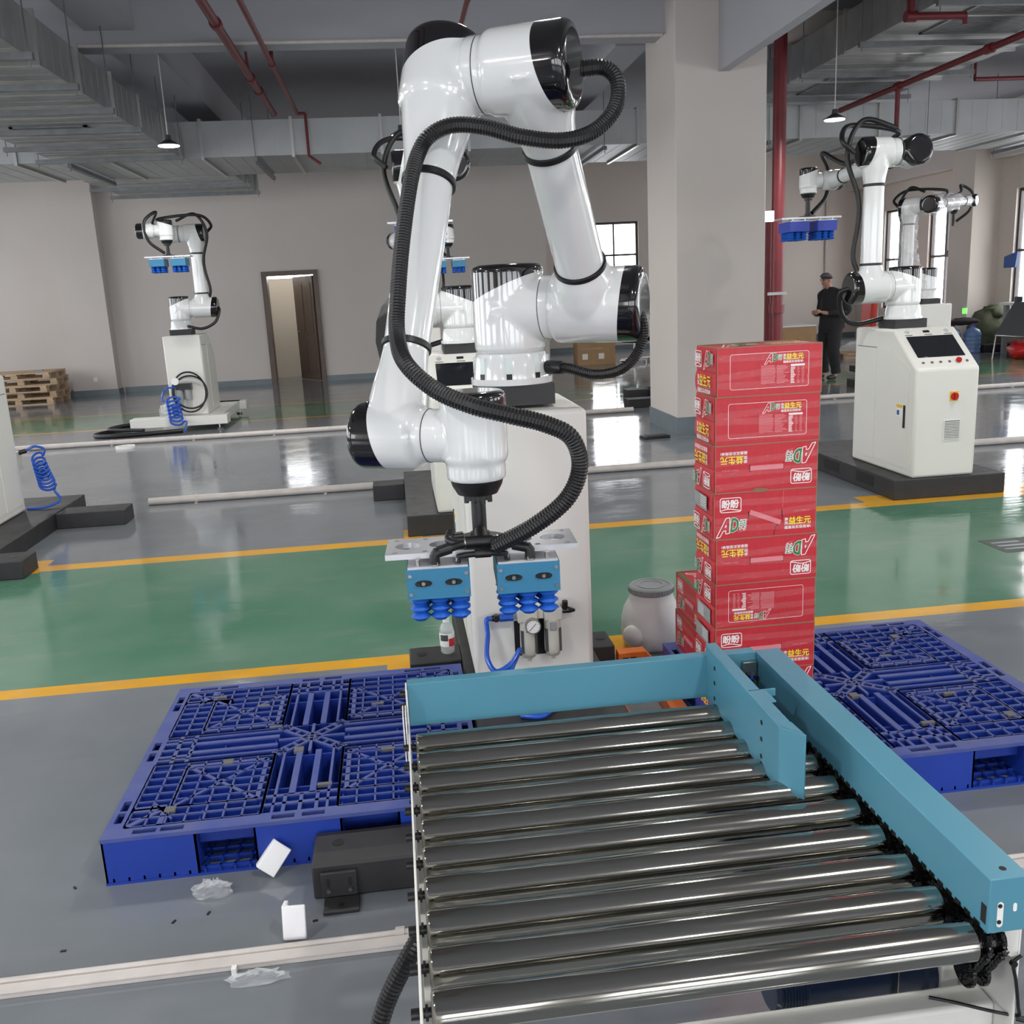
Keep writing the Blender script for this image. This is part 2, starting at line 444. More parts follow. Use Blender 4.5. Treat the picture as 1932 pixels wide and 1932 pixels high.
# light portals: they only guide the sampling of the sky through the openings
def portal(loc, rot, sx, sy):
    l = bpy.data.lights.new('window_daylight', 'AREA'); l.shape = 'RECTANGLE'; l.size = sx; l.size_y = sy
    l.cycles.is_portal = True
    o = bpy.data.objects.new('window_daylight', l); COL.objects.link(o); o.location = loc; o.rotation_euler = rot
for a, b in LW: portal((-10.25, (a + b) / 2, 2.0), (0, -PI / 2, 0), 2.6, b - a)
for a, b in FW: portal(((a + b) / 2, -9.05, 2.0), (PI / 2, 0, 0), b - a, 2.8)
for a, b in RW: portal((12.75, (a + b) / 2, 1.95), (0, PI / 2, 0), 2.4, b - a)
portal((5.82, 25.25, 2.12), (-PI / 2, 0, 0), 1.35, 2.25); portal((8.8, 25.25, 2.12), (-PI / 2, 0, 0), 1.2, 2.25)

# skirting, pillars and beams
def trim(i, lo, hi, m='skirting', nm='trim'): return struct(MB().box(lo, hi).build('%s_%s' % (nm, i), M[m]))
for i, (lo, hi) in enumerate((((-5.5, 20.27, 0), (-2.55, 20.3, 0.11)), ((-1.44, 20.27, 0), (3.1, 20.3, 0.11)),
        ((-10, 20.27, 0), (-6.4, 20.3, 0.11)), ((3.3, 24.97, 0), (12.5, 25, 0.11)), ((12.47, -8, 0), (12.5, 18.9, 0.11)),
        ((3.3, 20.5, 0), (3.33, 24.97, 0.11)))):
    trim(('back_left', 'back_middle', 'back_far_left', 'back_recess', 'right', 'recess_side')[i], lo, hi, nm='baseboard')
struct(MB().box((-6.42, 19.98, 0), (-5.56, 20.3, ZC)).build('pillar_back_left', M['wall']))
trim('pillar', (-6.44, 19.96, 0), (-5.54, 20.3, 0.11), nm='baseboard')
struct(MB().box((3.04, 10.12, 0), (4.02, 11.25, ZC)).build('pillar_middle', M['wall'], bevel=0.012))
trim('pillar_middle', (3.03, 10.11, 0), (4.03, 11.26, 0.20), nm='baseboard')
struct(MB().box((11.9, 18.9, 0), (12.5, 19.7, ZC)).build('pillar_right', M['wall_warm']))
struct(MB().box((3.5, -8.8, 3.73), (3.61, 10.12, ZC)).build('beam_middle', M['ceiling']))
struct(MB().box((-10, 10.45, 4.18), (3.04, 10.85, ZC)).build('beam_cross_left', M['ceiling']))
struct(MB().box((4.02, 12.1, 4.53), (12.5, 12.5, ZC)).build('beam_cross_right', M['wall']))
struct(MB().box((-2.75, -8.8, 4.3), (-2.28, 10.45, ZC)).build('beam_left_near', M['ceiling']))
struct(MB().box((-2.75, 10.85, 4.3), (-2.28, 20.3, ZC)).build('beam_left_far', M['ceiling']))
struct(MB().box((12.2, -8.8, 3.76), (12.5, 18.9, ZC)).build('beam_right_near', M['wall']))
struct(MB().box((12.2, 19.7, 3.76), (12.5, 25, ZC)).build('beam_right_far', M['wall']))
struct(MB().box((2.7, 11.25, 4.25), (3.1, 20.3, ZC)).build('beam_middle_far', M['ceiling']))
struct(MB().box((-10, 17.0, 4.25), (-2.75, 17.4, ZC)).build('beam_back', M['ceiling']))
struct(MB().cyl((-9.9, 10.43, 4.16), (3.0, 10.43, 4.16), 0.018, seg=8).build('trim_cable_conduit', M['conduit'], smooth=40))
struct(MB().cyl((11.6, 24.96, 0), (11.6, 24.96, 4.7), 0.03, seg=8).build('trim_wall_pipe', M['conduit'], smooth=40))
trim('socket_box', (-6.0, 19.96, 0.28), (-5.92, 19.98, 0.36), 'stick_white')

# doorway with the door leaf standing open into the side room
dr = bpy.data.objects.new('door_1', None); COL.objects.link(dr); dr['kind'] = 'structure'
mb = MB(); mb.box((-2.56, 20.24, 0), (-2.46, 20.52, 2.26)); mb.box((-1.53, 20.24, 0), (-1.44, 20.52, 2.26)); mb.box((-2.46, 20.24, 2.17), (-1.53, 20.52, 2.26))
mb.build('door_frame', M['wood_door'], dr)
rot = Matrix.Rotation(math.radians(-52), 3, 'Z'); piv = (-1.56, 20.44, 0)
mb = MB(); mb.box((-2.42, 20.42, 0.01), (-1.56, 20.46, 2.15), rot=Matrix.Rotation(math.radians(-58), 3, 'Z'), piv=piv)
leaf = mb.build('door_leaf', M['wood_door'], dr)
R58 = Matrix.Rotation(math.radians(-58), 3, 'Z')
for z0, z1 in ((0.15, 0.85), (1.0, 2.0)):
    for x0, x1 in ((-2.32, -2.04), (-1.94, -1.66)):
        MB().box((x0, 20.412, z0), (x1, 20.42, z1), rot=R58, piv=piv).build('panel', M['wood_door'], leaf, bevel=0.003)
mb = MB(); p = Vector(piv) + R58 @ Vector((-0.80, -0.05, 1.02)); q = Vector(piv) + R58 @ Vector((-0.68, -0.05, 1.02))
mb.cyl(p, q, 0.011, seg=8); mb.cyl(p, Vector(piv) + R58 @ Vector((-0.80, -0.02, 1.02)), 0.011, seg=8); mb.build('door_handle', M['steel'], leaf, smooth=40)
struct(MB().box((-3.2, 21.9, 0), (-0.6, 22.0, 2.15)).build('wall_side_room', M['room_white']))
struct(MB().box((-3.3, 20.5, 0), (-3.2, 22.0, 3.0)).build('wall_side_room_left', M['room_white']))
struct(MB().box((-0.6, 20.5, 0), (-0.5, 22.0, 3.0)).build('wall_side_room_right', M['room_white']))

# ------------------------------------------------------------------ air ducts
def duct(name, label, axis, x0, x1, z0, z1, y0, y1, step, bar_every, y_off=0.0, bars=()):
    """axis 'y': runs along y between x0..x1; axis 'x': runs along x between y = x0..x1"""
    P = (lambda a, u, z: (a, u, z)) if axis == 'y' else (lambda a, u, z: (u, a, z))
    def bx(mb, a0, a1, u0, u1, za, zb):
        p, q = P(a0, u0, za), P(a1, u1, zb); mb.box(tuple(map(min, p, q)), tuple(map(max, p, q)))
    root = thing(name, label, 'air duct', P((x0 + x1) / 2, (y0 + y1) / 2, z0))
    u = y0; k = 0
    while u < y1 - 0.05:
        v = min(u + step, y1)
        mb = MB(); bx(mb, x0, x1, u + 0.004, v - 0.004, z0, z1)
        nb = 5   # cross-broken stiffening beads pressed in the sheet
        for i in range(1, nb):
            c = u + (v - u) * i / nb
            bx(mb, x0 + 0.03, x1 - 0.03, c - 0.004, c + 0.004, z0 - 0.003, z0)
            bx(mb, x0 - 0.003, x0, c - 0.004, c + 0.004, z0 + 0.02, z1 - 0.02)
            bx(mb, x1, x1 + 0.003, c - 0.004, c + 0.004, z0 + 0.02, z1 - 0.02)
        mb.build('duct_section', M['galv'] if axis == 'y' else M['galv_face'], root)
        mb = MB()
        for (a, b, c, d) in ((x0 - 0.03, x0, z0 - 0.03, z1 + 0.03), (x1, x1 + 0.03, z0 - 0.03, z1 + 0.03), (x0, x1, z0 - 0.03, z0), (x0, x1, z1, z1 + 0.03)):
            bx(mb, a, b, v - 0.02, v + 0.02, c, d)
        mb.build('flange', M['galv_lite'], root)
        if k % bar_every == 0:
            c = (u + v) / 2 + y_off
            mb = MB(); bx(mb, x0 - 0.12, x1 + 0.12, c - 0.025, c + 0.025, z0 - 0.085, z0 - 0.032)
            for a in (x0 - 0.09, x1 + 0.09):
                p = P(a, c, z0 - 0.13); q = P(a, c, ZC); mb.cyl(p, q, 0.006, seg=6)
            mb.build('hanger', M['galv_dark'], root)
        u = v; k += 1
    return root
dl = duct('air_duct', 'galvanised air duct overhead on the left running away from the camera', 'y', -4.25, -2.65, 3.6, 3.96, 2.05, 13.92, 1.085, 1, 0.1)
dr_ = duct('air_duct', 'galvanised air duct overhead on the right behind the white column beam', 'y', 5.25, 7.25, 4.07, 4.48, 2.0, 13.9, 1.49, 1, 0.18)
dc = duct('air_duct', 'long galvanised air duct crossing overhead in front of the back wall', 'x', 14.0, 15.9, 3.6, 4.06, -9.6, 12.1, 1.205, 2, 0.1)
db = duct('air_duct', 'short galvanised duct branch near the back wall above the left robot', 'y', -4.55, -2.25, 3.6, 3.96, 16.0, 18.3, 1.15, 1, 0.2)
for root, (x0, x1, y0, y1) in ((dl, (-3.9, -3.1, 11.35, 11.95)), (dr_, (5.7, 6.8, 9.0, 10.2)), (dr_, (5.7, 6.8, 12.2, 13.3))):
    mb = MB(); zb = (4.07 if root is dr_ else 3.6) - 0.015; zt_ = zb + 0.015
    mb.box((x0, y0, zb), (x1, y0 + 0.04, zt_)); mb.box((x0, y1 - 0.04, zb), (x1, y1, zt_)); mb.box((x0, y0, zb), (x0 + 0.04, y1, zt_)); mb.box((x1 - 0.04, y0, zb), (x1, y1, zt_))
    y = y0 + 0.06
    while y < y1 - 0.05:
        mb.box((x0 + 0.04, y, zb + 0.002), (x1 - 0.04, y + 0.022, zt_)); y += 0.045
    mb.build('grille', M['galv_dark'], root)

# ------------------------------------------------------------------ fire pipes
def pipe_run(name, label, segs, r=0.035, joints=()):
    mb = MB(); p0 = segs[0][0]
    root = thing(name, label, 'pipe', p0)
    for k, (a, b, rr) in enumerate(segs):
        MB().cyl(a, b, rr, seg=14).build('pipe_length', M['red_pipe'], root, smooth=40)
    for p, d, rr in joints:
        p = Vector(p); d = Vector(d).normalized()
        m = MB(); m.cyl(p - d * 0.05, p + d * 0.05, rr * 1.35, seg=14); m.build('coupling', M['red_pipe'], root, smooth=40)
    return root
pipe_run('sprinkler_pipe', 'thicker red sprinkler pipe under the ceiling at left of the foreground robot arm',
         [((-1.365, 2.5, 4.1), (-1.365, 13.85, 4.1), 0.042), ((-1.365, 11.6, 4.1), (-1.365, 11.15, 4.79), 0.015), ((-1.365, 8.9, 4.1), (-1.365, 8.6, 4.79), 0.015)], joints=[((-1.365, 9.5, 4.1), (0, 1, 0), 0.042), ((-1.365, 11.7, 4.1), (0, 1, 0), 0.042), ((-1.365, 12.4, 4.1), (0, 1, 0), 0.042)])
pipe_run('sprinkler_pipe', 'thinner red sprinkler pipe beside the thick one above the left duct end',
         [((-1.057, 2.5, 4.1), (-1.057, 13.85, 4.1), 0.026), ((-1.057, 11.1, 4.1), (-1.057, 11.1, 4.79), 0.02), ((-0.95, 13.85, 4.1), (-0.95, 13.85, 3.55), 0.02),
          ((-1.057, 13.85, 4.1), (-0.95, 13.85, 4.1), 0.02), ((-0.95, 13.85, 3.56), (-0.8, 13.85, 3.45), 0.018)], joints=[((-1.057, 11.1, 4.1), (0, 1, 0), 0.028)])
pipe_run('sprinkler_pipe', 'red sprinkler pipe with bent drop behind the foreground arm elbow',
         [((0.85, 9.0, 4.1), (0.85, 13.85, 4.1), 0.026), ((0.85, 13.85, 4.1), (0.85, 13.85, 3.5), 0.022), ((0.85, 13.85, 3.5), (0.72, 13.85, 3.38), 0.02), ((1.2, 3.0, 4.1), (0.85, 9.0, 4.1), 0.026)])
pipe_run('sprinkler_pipe', 'long red sprinkler pipe along the right side of the right duct',
         [((6.57, 3.0, 3.93), (6.57, 13.8, 3.93), 0.038), ((6.57, 12.2, 3.93), (6.57, 12.2, 3.40), 0.03)], joints=[((6.57, 8.6, 3.93), (0, 1, 0), 0.04), ((6.57, 10.3, 3.93), (0, 1, 0), 0.04), ((6.57, 12.2, 3.93), (0, 1, 0), 0.04)])
pipe_run('sprinkler_pipe', 'red sprinkler drop pipe hooked under the right duct grille at top right',
         [((5.05, 9.2, 4.79), (5.05, 9.2, 3.98), 0.038), ((5.05, 9.2, 3.98), (5.60, 9.2, 3.98), 0.036), ((5.60, 9.2, 3.98), (5.60, 9.2, 3.90), 0.022)], joints=[((5.05, 9.2, 3.98), (1, 0, 0), 0.038)])
pipe_run('sprinkler_pipe', 'red sprinkler pipe near the right wall above the crossing duct',
         [((8.6, 13.8, 4.3), (12.1, 13.8, 4.3), 0.03), ((8.6, 13.8, 4.3), (8.6, 13.8, 4.79), 0.02), ((9.9, 13.8, 4.3), (9.9, 13.8, 4.79), 0.02)])
pr_ = pipe_run('fire_riser', 'thick red fire riser pipe standing right behind the white column',
         [((4.775, 11.62, 0), (4.775, 11.62, ZC), 0.078)], joints=[((4.775, 11.62, 1.27), (0, 0, 1), 0.070), ((4.775, 11.62, 0.12), (0, 0, 1), 0.07)])
MB().box((4.62, 11.535, 1.44), (4.87, 11.548, 1.475)).build('pipe_clamp', M['galv'], pr_)
pipe_run('fire_riser', 'second red fire riser half hidden by the white column edge', [((4.83, 12.05, 0), (4.83, 12.05, 2.36), 0.085)])

# ------------------------------------------------------------------ high bay lamps
def lamp(x, y, z, label, group=None):
    r = thing('pendant_lamp', label, 'lamp', (x, y, z), group)
    MB().lathe([(0.02, 0.10), (0.03, 0.095), (0.034, 0.05), (0.09, 0.018), (0.118, 0.004), (0.118, -0.006), (0.001, -0.006)], (x, y, z), seg=28).build('lamp_shade', M['lamp_body'], r, smooth=50)
    MB().cyl((x, y, z - 0.007), (x, y, z - 0.014), 0.108, seg=28).build('diffuser', M['lamp_emit'], r)
    MB().cyl((x, y, z + 0.10), (x, y, 4.0 if (x > 8 and y > 12) else (3.58 if y > 13.9 else ZC)), 0.006, seg=8).build('suspension_rod', M['conduit'], r)
    l = bpy.data.lights.new('lamp_light', 'AREA'); l.shape = 'DISK'; l.size = 0.22; l.energy = LAMP_W; l.color = (1.0, 0.975, 0.94)
    o = bpy.data.objects.new('lamp_light', l); COL.objects.link(o); o.parent = r; o.location = (0, 0, -0.03)
LL = ['white disc pendant lamp hanging beside the left duct end', 'white disc pendant lamp hanging just left of the foreground arm elbow',
      'white disc pendant lamp hanging above the right robot gripper', 'small white pendant lamp at the right edge beyond the right pillar']
for (x, y, z), lb in zip(LAMPS_SEEN, LL): lamp(x, y, z, lb)
for x, y, z in LAMPS_OUT: lamp(x, y, z, 'white disc pendant lamp hanging outside the picture', 'pendant lamps outside the picture')
e = MB().box((4.39, 11.10, 2.29), (4.515, 11.16, 2.41)).build('emergency_light', M['exit_emit'], None, bevel=0.006, base=(4.54, 11.13, 2.29)); MB().box((4.02, 11.12, 2.34), (4.39, 11.15, 2.37)).build('wall_arm', M['wall'], e)
tag(e, 'small square lit emergency sign beside the red fire riser', 'sign')
# ------------------------------------------------------------------ robot arms: every link mesh is made once, in its own frame
def round_prof(r, z0, z1, c=0.02, n=4):
    p = [(0.001, z0)]
    for i in range(n + 1):
        a = PI / 2 * i / n; p.append((r - c + c * math.sin(a), z0 + c - c * math.cos(a)))
    for i in range(n + 1):
        a = PI / 2 * i / n; p.append((r - c + c * math.cos(a), z1 - c + c * math.sin(a)))
    p.append((0.001, z1)); return p

def shell(mb, name, plane_co, plane_no, voxel=0.007, smooth=5, lim=None):
    """blend the overlapping solids of a housing into one skin, then part it along the slanted cap seam"""
    o = mb.build('tmp', M['robot_white'])
    r = o.modifiers.new('r', 'REMESH'); r.mode = 'VOXEL'; r.voxel_size = voxel
    s = o.modifiers.new('s', 'SMOOTH'); s.iterations = smooth; s.factor = 0.5
    me = evaluated(o); drop(o); out = []
    bm = bmesh.new(); bm.from_mesh(me); pc, pn = Vector(plane_co), Vector(plane_no).normalized()
    bmesh.ops.bisect_plane(bm, geom=bm.verts[:] + bm.edges[:] + bm.faces[:], plane_co=plane_co, plane_no=plane_no)
    if lim: bmesh.ops.bisect_plane(bm, geom=bm.verts[:] + bm.edges[:] + bm.faces[:], plane_co=lim[0], plane_no=lim[1])
    def is_cap(f):
        c = f.calc_center_median()
        return (c - pc).dot(pn) > 0 and (not lim or (c - Vector(lim[0])).dot(Vector(lim[1])) < 0)
    for side, m, nm in ((False, 'robot_white', name), (True, 'robot_black', name + '_cap')):
        b2 = bm.copy()
        bmesh.ops.delete(b2, geom=[f for f in b2.faces if is_cap(f) != side], context='FACES')
        x = bpy.data.meshes.new(nm); b2.to_mesh(x); b2.free()
        x.materials.clear(); x.materials.append(M[m])
        x.polygons.foreach_set('use_smooth', [True] * len(x.polygons)); out.append(x)
    bm.free()
    bpy.data.meshes.remove(me); return out

D1, D2, D3, L1, L2 = 0.33, 0.35, 0.245, 0.977, 1.26
# shoulder: vertical drum, cap on top, neck to local +X
m = MB(); m.lathe(round_prof(0.143, -0.172, 0.172, 0.025), seg=40); m.lathe([(0.001, 0), (0.125, 0), (0.123, 0.245), (0.001, 0.245)], axis=(1, 0, 0), seg=36)
m.lathe([(0.15, -0.02), (0.125, 0.16)], (-0.01, 0, 0.0), (1, 0, 0), seg=36)
SHOULDER = shell(m, 'shoulder_housing', (0, 0, 0.082), (-0.40, 0, 1))
# upper arm root: drum along X, cap at +X, dome up local +Z to the tube
m = MB(); m.lathe(round_prof(0.143, -0.145, 0.215, 0.03), axis=(1, 0, 0), seg=40)
m.lathe([(0.001, -0.06), (0.136, -0.05), (0.138, 0.03), (0.130, 0.09), (0.112, 0.15), (0.098, 0.185), (0.094, 0.20), (0.001, 0.20)], seg=40)
ROOT = shell(m, 'upper_arm_root', (0.128, 0, 0), (1, 0, -0.16), lim=((0, 0, 0.146), (0, 0, 1)))
# elbow end of the upper arm: drum along X, cap +X, tube arrives along local -Z, neck to -X
m = MB(); m.lathe(round_prof(0.130, -0.14, 0.140, 0.026), axis=(1, 0, 0), seg=40)
m.lathe([(0.001, 0), (0.118, 0), (0.116, 0.20), (0.001, 0.20)], axis=(-1, 0, 0), seg=36)
m.lathe([(0.001, -0.06), (0.128, -0.05), (0.128, 0.04), (0.116, 0.12), (0.098, 0.20), (0.088, 0.27), (0.001, 0.27)], axis=(0, 0, -1), seg=36)
ELBOW = shell(m, 'elbow_housing', (0.066, 0, 0), (1, 0, 0.26), lim=((0, 0, -0.112), (0, 0, -1)))
# forearm head: drum along Z, cap +Z, neck to +X, taper to the tube along -Z
m = MB(); m.lathe(round_prof(0.132, -0.12, 0.130, 0.030), seg=40)
m.lathe([(0.001, 0), (0.116, 0), (0.114, 0.145), (0.001, 0.145)], axis=(1, 0, 0), seg=36)
m.lathe([(0.001, 0), (0.128, 0), (0.126, 0.08), (0.108, 0.18), (0.088, 0.28), (0.079, 0.36), (0.001, 0.36)], axis=(0, 0, -1), seg=36)
HEAD = shell(m, 'forearm_head', (0, 0, 0.032), (-0.36, 0, 1))
# wrist drum: along X, cap at -X, tube arrives along local +Z, neck to +X
m = MB(); m.lathe(round_prof(0.098, -0.09, 0.115, 0.024), axis=(-1, 0, 0), seg=36)
m.lathe([(0.001, 0), (0.078, 0), (0.077, 0.17), (0.001, 0.17)], axis=(1, 0, 0), seg=32)
m.lathe([(0.001, -0.03), (0.090, 0), (0.091, 0.06), (0.084, 0.14), (0.072, 0.22), (0.068, 0.27), (0.001, 0.27)], seg=32)
WRIST = shell(m, 'wrist_drum', (-0.042, 0, 0), (-1, 0, -0.24), 0.006, lim=((0, 0, 0.094), (0, 0, 1)))
# wrist end: vertical drum, cap on top, neck to -X, tool flange below
m = MB(); m.lathe(round_prof(0.094, -0.075, 0.128, 0.018), seg=36); m.lathe(round_prof(0.085, -0.125, 0.0, 0.010), seg=36)
m.lathe([(0.001, 0), (0.078, 0), (0.076, 0.12), (0.001, 0.12)], axis=(-1, 0, 0), seg=32)
WEND = shell(m, 'wrist_end', (0, 0, 0.085), (0.32, 0, 1), 0.006, 3)

def simple(mb, name, mat_, smooth=40, bevel=0):
    return mb.mesh(name, mat_, smooth)
BASE_RING = simple(MB().lathe([(0.001, -0.292), (0.166, -0.292), (0.166, -0.268), (0.155, -0.268), (0.148, -0.20), (0.140, -0.172), (0.128, -0.168), (0.001, -0.168)], seg=40), 'base_ring', M['robot_white'])
BASE_BOLT = simple(MB().box((0.142, -0.011, -0.268), (0.157, 0.011, -0.247)), 'bolt_pocket', M['black_pl'])
BASE_RIB = simple(MB().box((0.136, -0.013, -0.247), (0.1535, 0.013, -0.185)), 'bolt_recess', M['white_paint'])
MOUNT = simple(MB().box((-0.150, -0.150, -0.372), (0.150, 0.150, -0.292)), 'mounting_block', M['black_steel'])
UTUBE = simple(MB().cyl((0, 0, 0.10), (0, 0, L1 - 0.14), 0.092, 0.0855, seg=36), 'upper_arm_tube', M['robot_white'])
FTUBE = simple(MB().cyl((0, 0, 0.16), (0, 0, L2 - 0.22), 0.0675, 0.079, seg=36), 'forearm_tube', M['robot_white'])
def ring(r, z, h, nm, mt):
    return simple(MB().lathe([(r - 0.01, z), (r, z), (r + 0.004, z + 0.003), (r + 0.004, z + h - 0.003), (r, z + h), (r - 0.01, z + h)], seg=36), nm, M[mt])
UCLAMP = ring(0.0955, 0.19, 0.022, 'hose_clamp', 'black_rub'); UCLAMP2 = ring(0.0905, -0.285, 0.024, 'hose_clamp', 'black_rub')
FCLAMP = ring(0.071, 0.265, 0.022, 'hose_clamp', 'black_rub'); FCLAMP2 = ring(0.081, -0.375, 0.024, 'hose_clamp', 'black_rub')
USEAM = simple(MB().lathe([(0.12, 0.155), (0.1243, 0.155), (0.1243, 0.158), (0.12, 0.158)], axis=(1, 0, 0), seg=40), 'joint_seam', M['seam'])
ESEAM = simple(MB().lathe([(0.112, 0.138), (0.1172, 0.138), (0.1172, 0.141), (0.112, 0.141)], axis=(1, 0, 0), seg=40), 'joint_seam', M['seam'])
WSEAM = simple(MB().lathe([(0.074, 0.115), (0.0785, 0.115), (0.0785, 0.1175), (0.074, 0.1175)], axis=(1, 0, 0), seg=36), 'joint_seam', M['seam'])
FLANGE = simple(MB().lathe([(0.001, -0.125), (0.076, -0.125), (0.072, -0.14), (0.058, -0.165), (0.001, -0.165)], seg=32), 'tool_flange', M['black_pl'])
m = MB(); m.cyl((0, 0, -0.165), (0, 0, -0.182), 0.040, seg=24)
for k in range(8):
    a = 2 * PI * k / 8; m.cyl((0.036 * math.cos(a), 0.036 * math.sin(a), -0.168), (0.036 * math.cos(a), 0.036 * math.sin(a), -0.190), 0.0075, seg=8)
FLANGE2 = simple(m, 'bolt_collar', M['black_pl'])

# suction gripper, frame: plate top in the middle, X along the plate, Z up
def plate_mesh():
    o = MB().box((-0.272, -0.087, -0.016), (0.272, 0.087, 0)).build('tmp', M['alu'])
    cut = MB()
    for x in (-0.21, -0.112, 0.112, 0.21): cut.cyl((x, 0, -0.05), (x, 0, 0.05), 0.037, seg=28)
    for x in (-0.245, -0.16, -0.07, 0.07, 0.16, 0.245):
        for y in (-0.068, 0.068): cut.cyl((x, y, -0.05), (x, y, 0.05), 0.0085, seg=12)
    c = cut.build('tmp2', M['alu'])
    b = o.modifiers.new('b', 'BOOLEAN'); b.operation = 'DIFFERENCE'; b.object = c; b.solver = 'EXACT'
    me = evaluated(o); drop(o); drop(c); me.name = 'mounting_plate'
    me.materials.clear(); me.materials.append(M['alu']); return me
PLATE = plate_mesh()
POLE = simple(MB().cyl((0, 0, 0.0), (0, 0, 0.30), 0.021, seg=20), 'tool_pole', M['black_pl'])
HUB = simple(MB().lathe([(0.001, 0), (0.075, 0), (0.075, 0.012), (0.03, 0.012), (0.028, 0.03), (0.001, 0.03)], seg=28), 'pole_foot', M['black_pl'])
def cup_mesh():
    pr = [(0.001, 0.0), (0.013, 0.0), (0.014, -0.002)]
    z = -0.002
    for k in range(3):
        pr += [(0.017, z - 0.003), (0.0285, z - 0.0115), (0.0288, z - 0.0132), (0.0185, z - 0.0215)]; z -= 0.0238
    pr += [(0.0165, z), (0.012, z + 0.004), (0.001, z + 0.004)]
    return simple(MB().lathe(pr, seg=18), 'suction_cup', M['cup'], 60)
CUP = cup_mesh()
def module_mesh():
    m = MB(); m.box((-0.088, -0.13, -0.092), (0.088, 0.13, -0.006), 0)
    return m
MOD = module_mesh().mesh('suction_module', M['teal_mod'])
MODB = module_mesh().mesh('suction_module', M['blue_mod'])
MODTOP = MB().box((-0.084, -0.126, -0.006), (0.084, 0.126, 0.0)).mesh('module_top', M['alu'])
MBOLT = simple(MB().cyl((0, -0.130, 0), (0, -0.1345, 0), 0.0055, seg=10), 'bolt', M['steel'])
MPOST = simple(MB().cyl((0, 0, -0.002), (0, 0, 0.016), 0.006, seg=10), 'mounting_bolt', M['steel'])
MSLOT = simple(MB().prism([(0.024 * math.cos(a), 0.0095 * math.sin(a)) for a in [2 * PI * i / 16 for i in range(16)]], 0, 0.0015, mtx=Matrix.Translation((0, -0.130, -0.046)) @ Matrix.Rotation(PI / 2, 4, 'X')), 'exhaust_slot', M['black_pl'])
MPLUG = simple(MB().cyl((0, -0.130, -0.046), (0, -0.139, -0.046), 0.006, seg=10), 'exhaust_plug', M['black_pl'])
MSCREW = simple(MB().cyl((0, -0.1315, -0.046), (0, -0.1355, -0.046), 0.0055, seg=10), 'bolt', M['steel'])

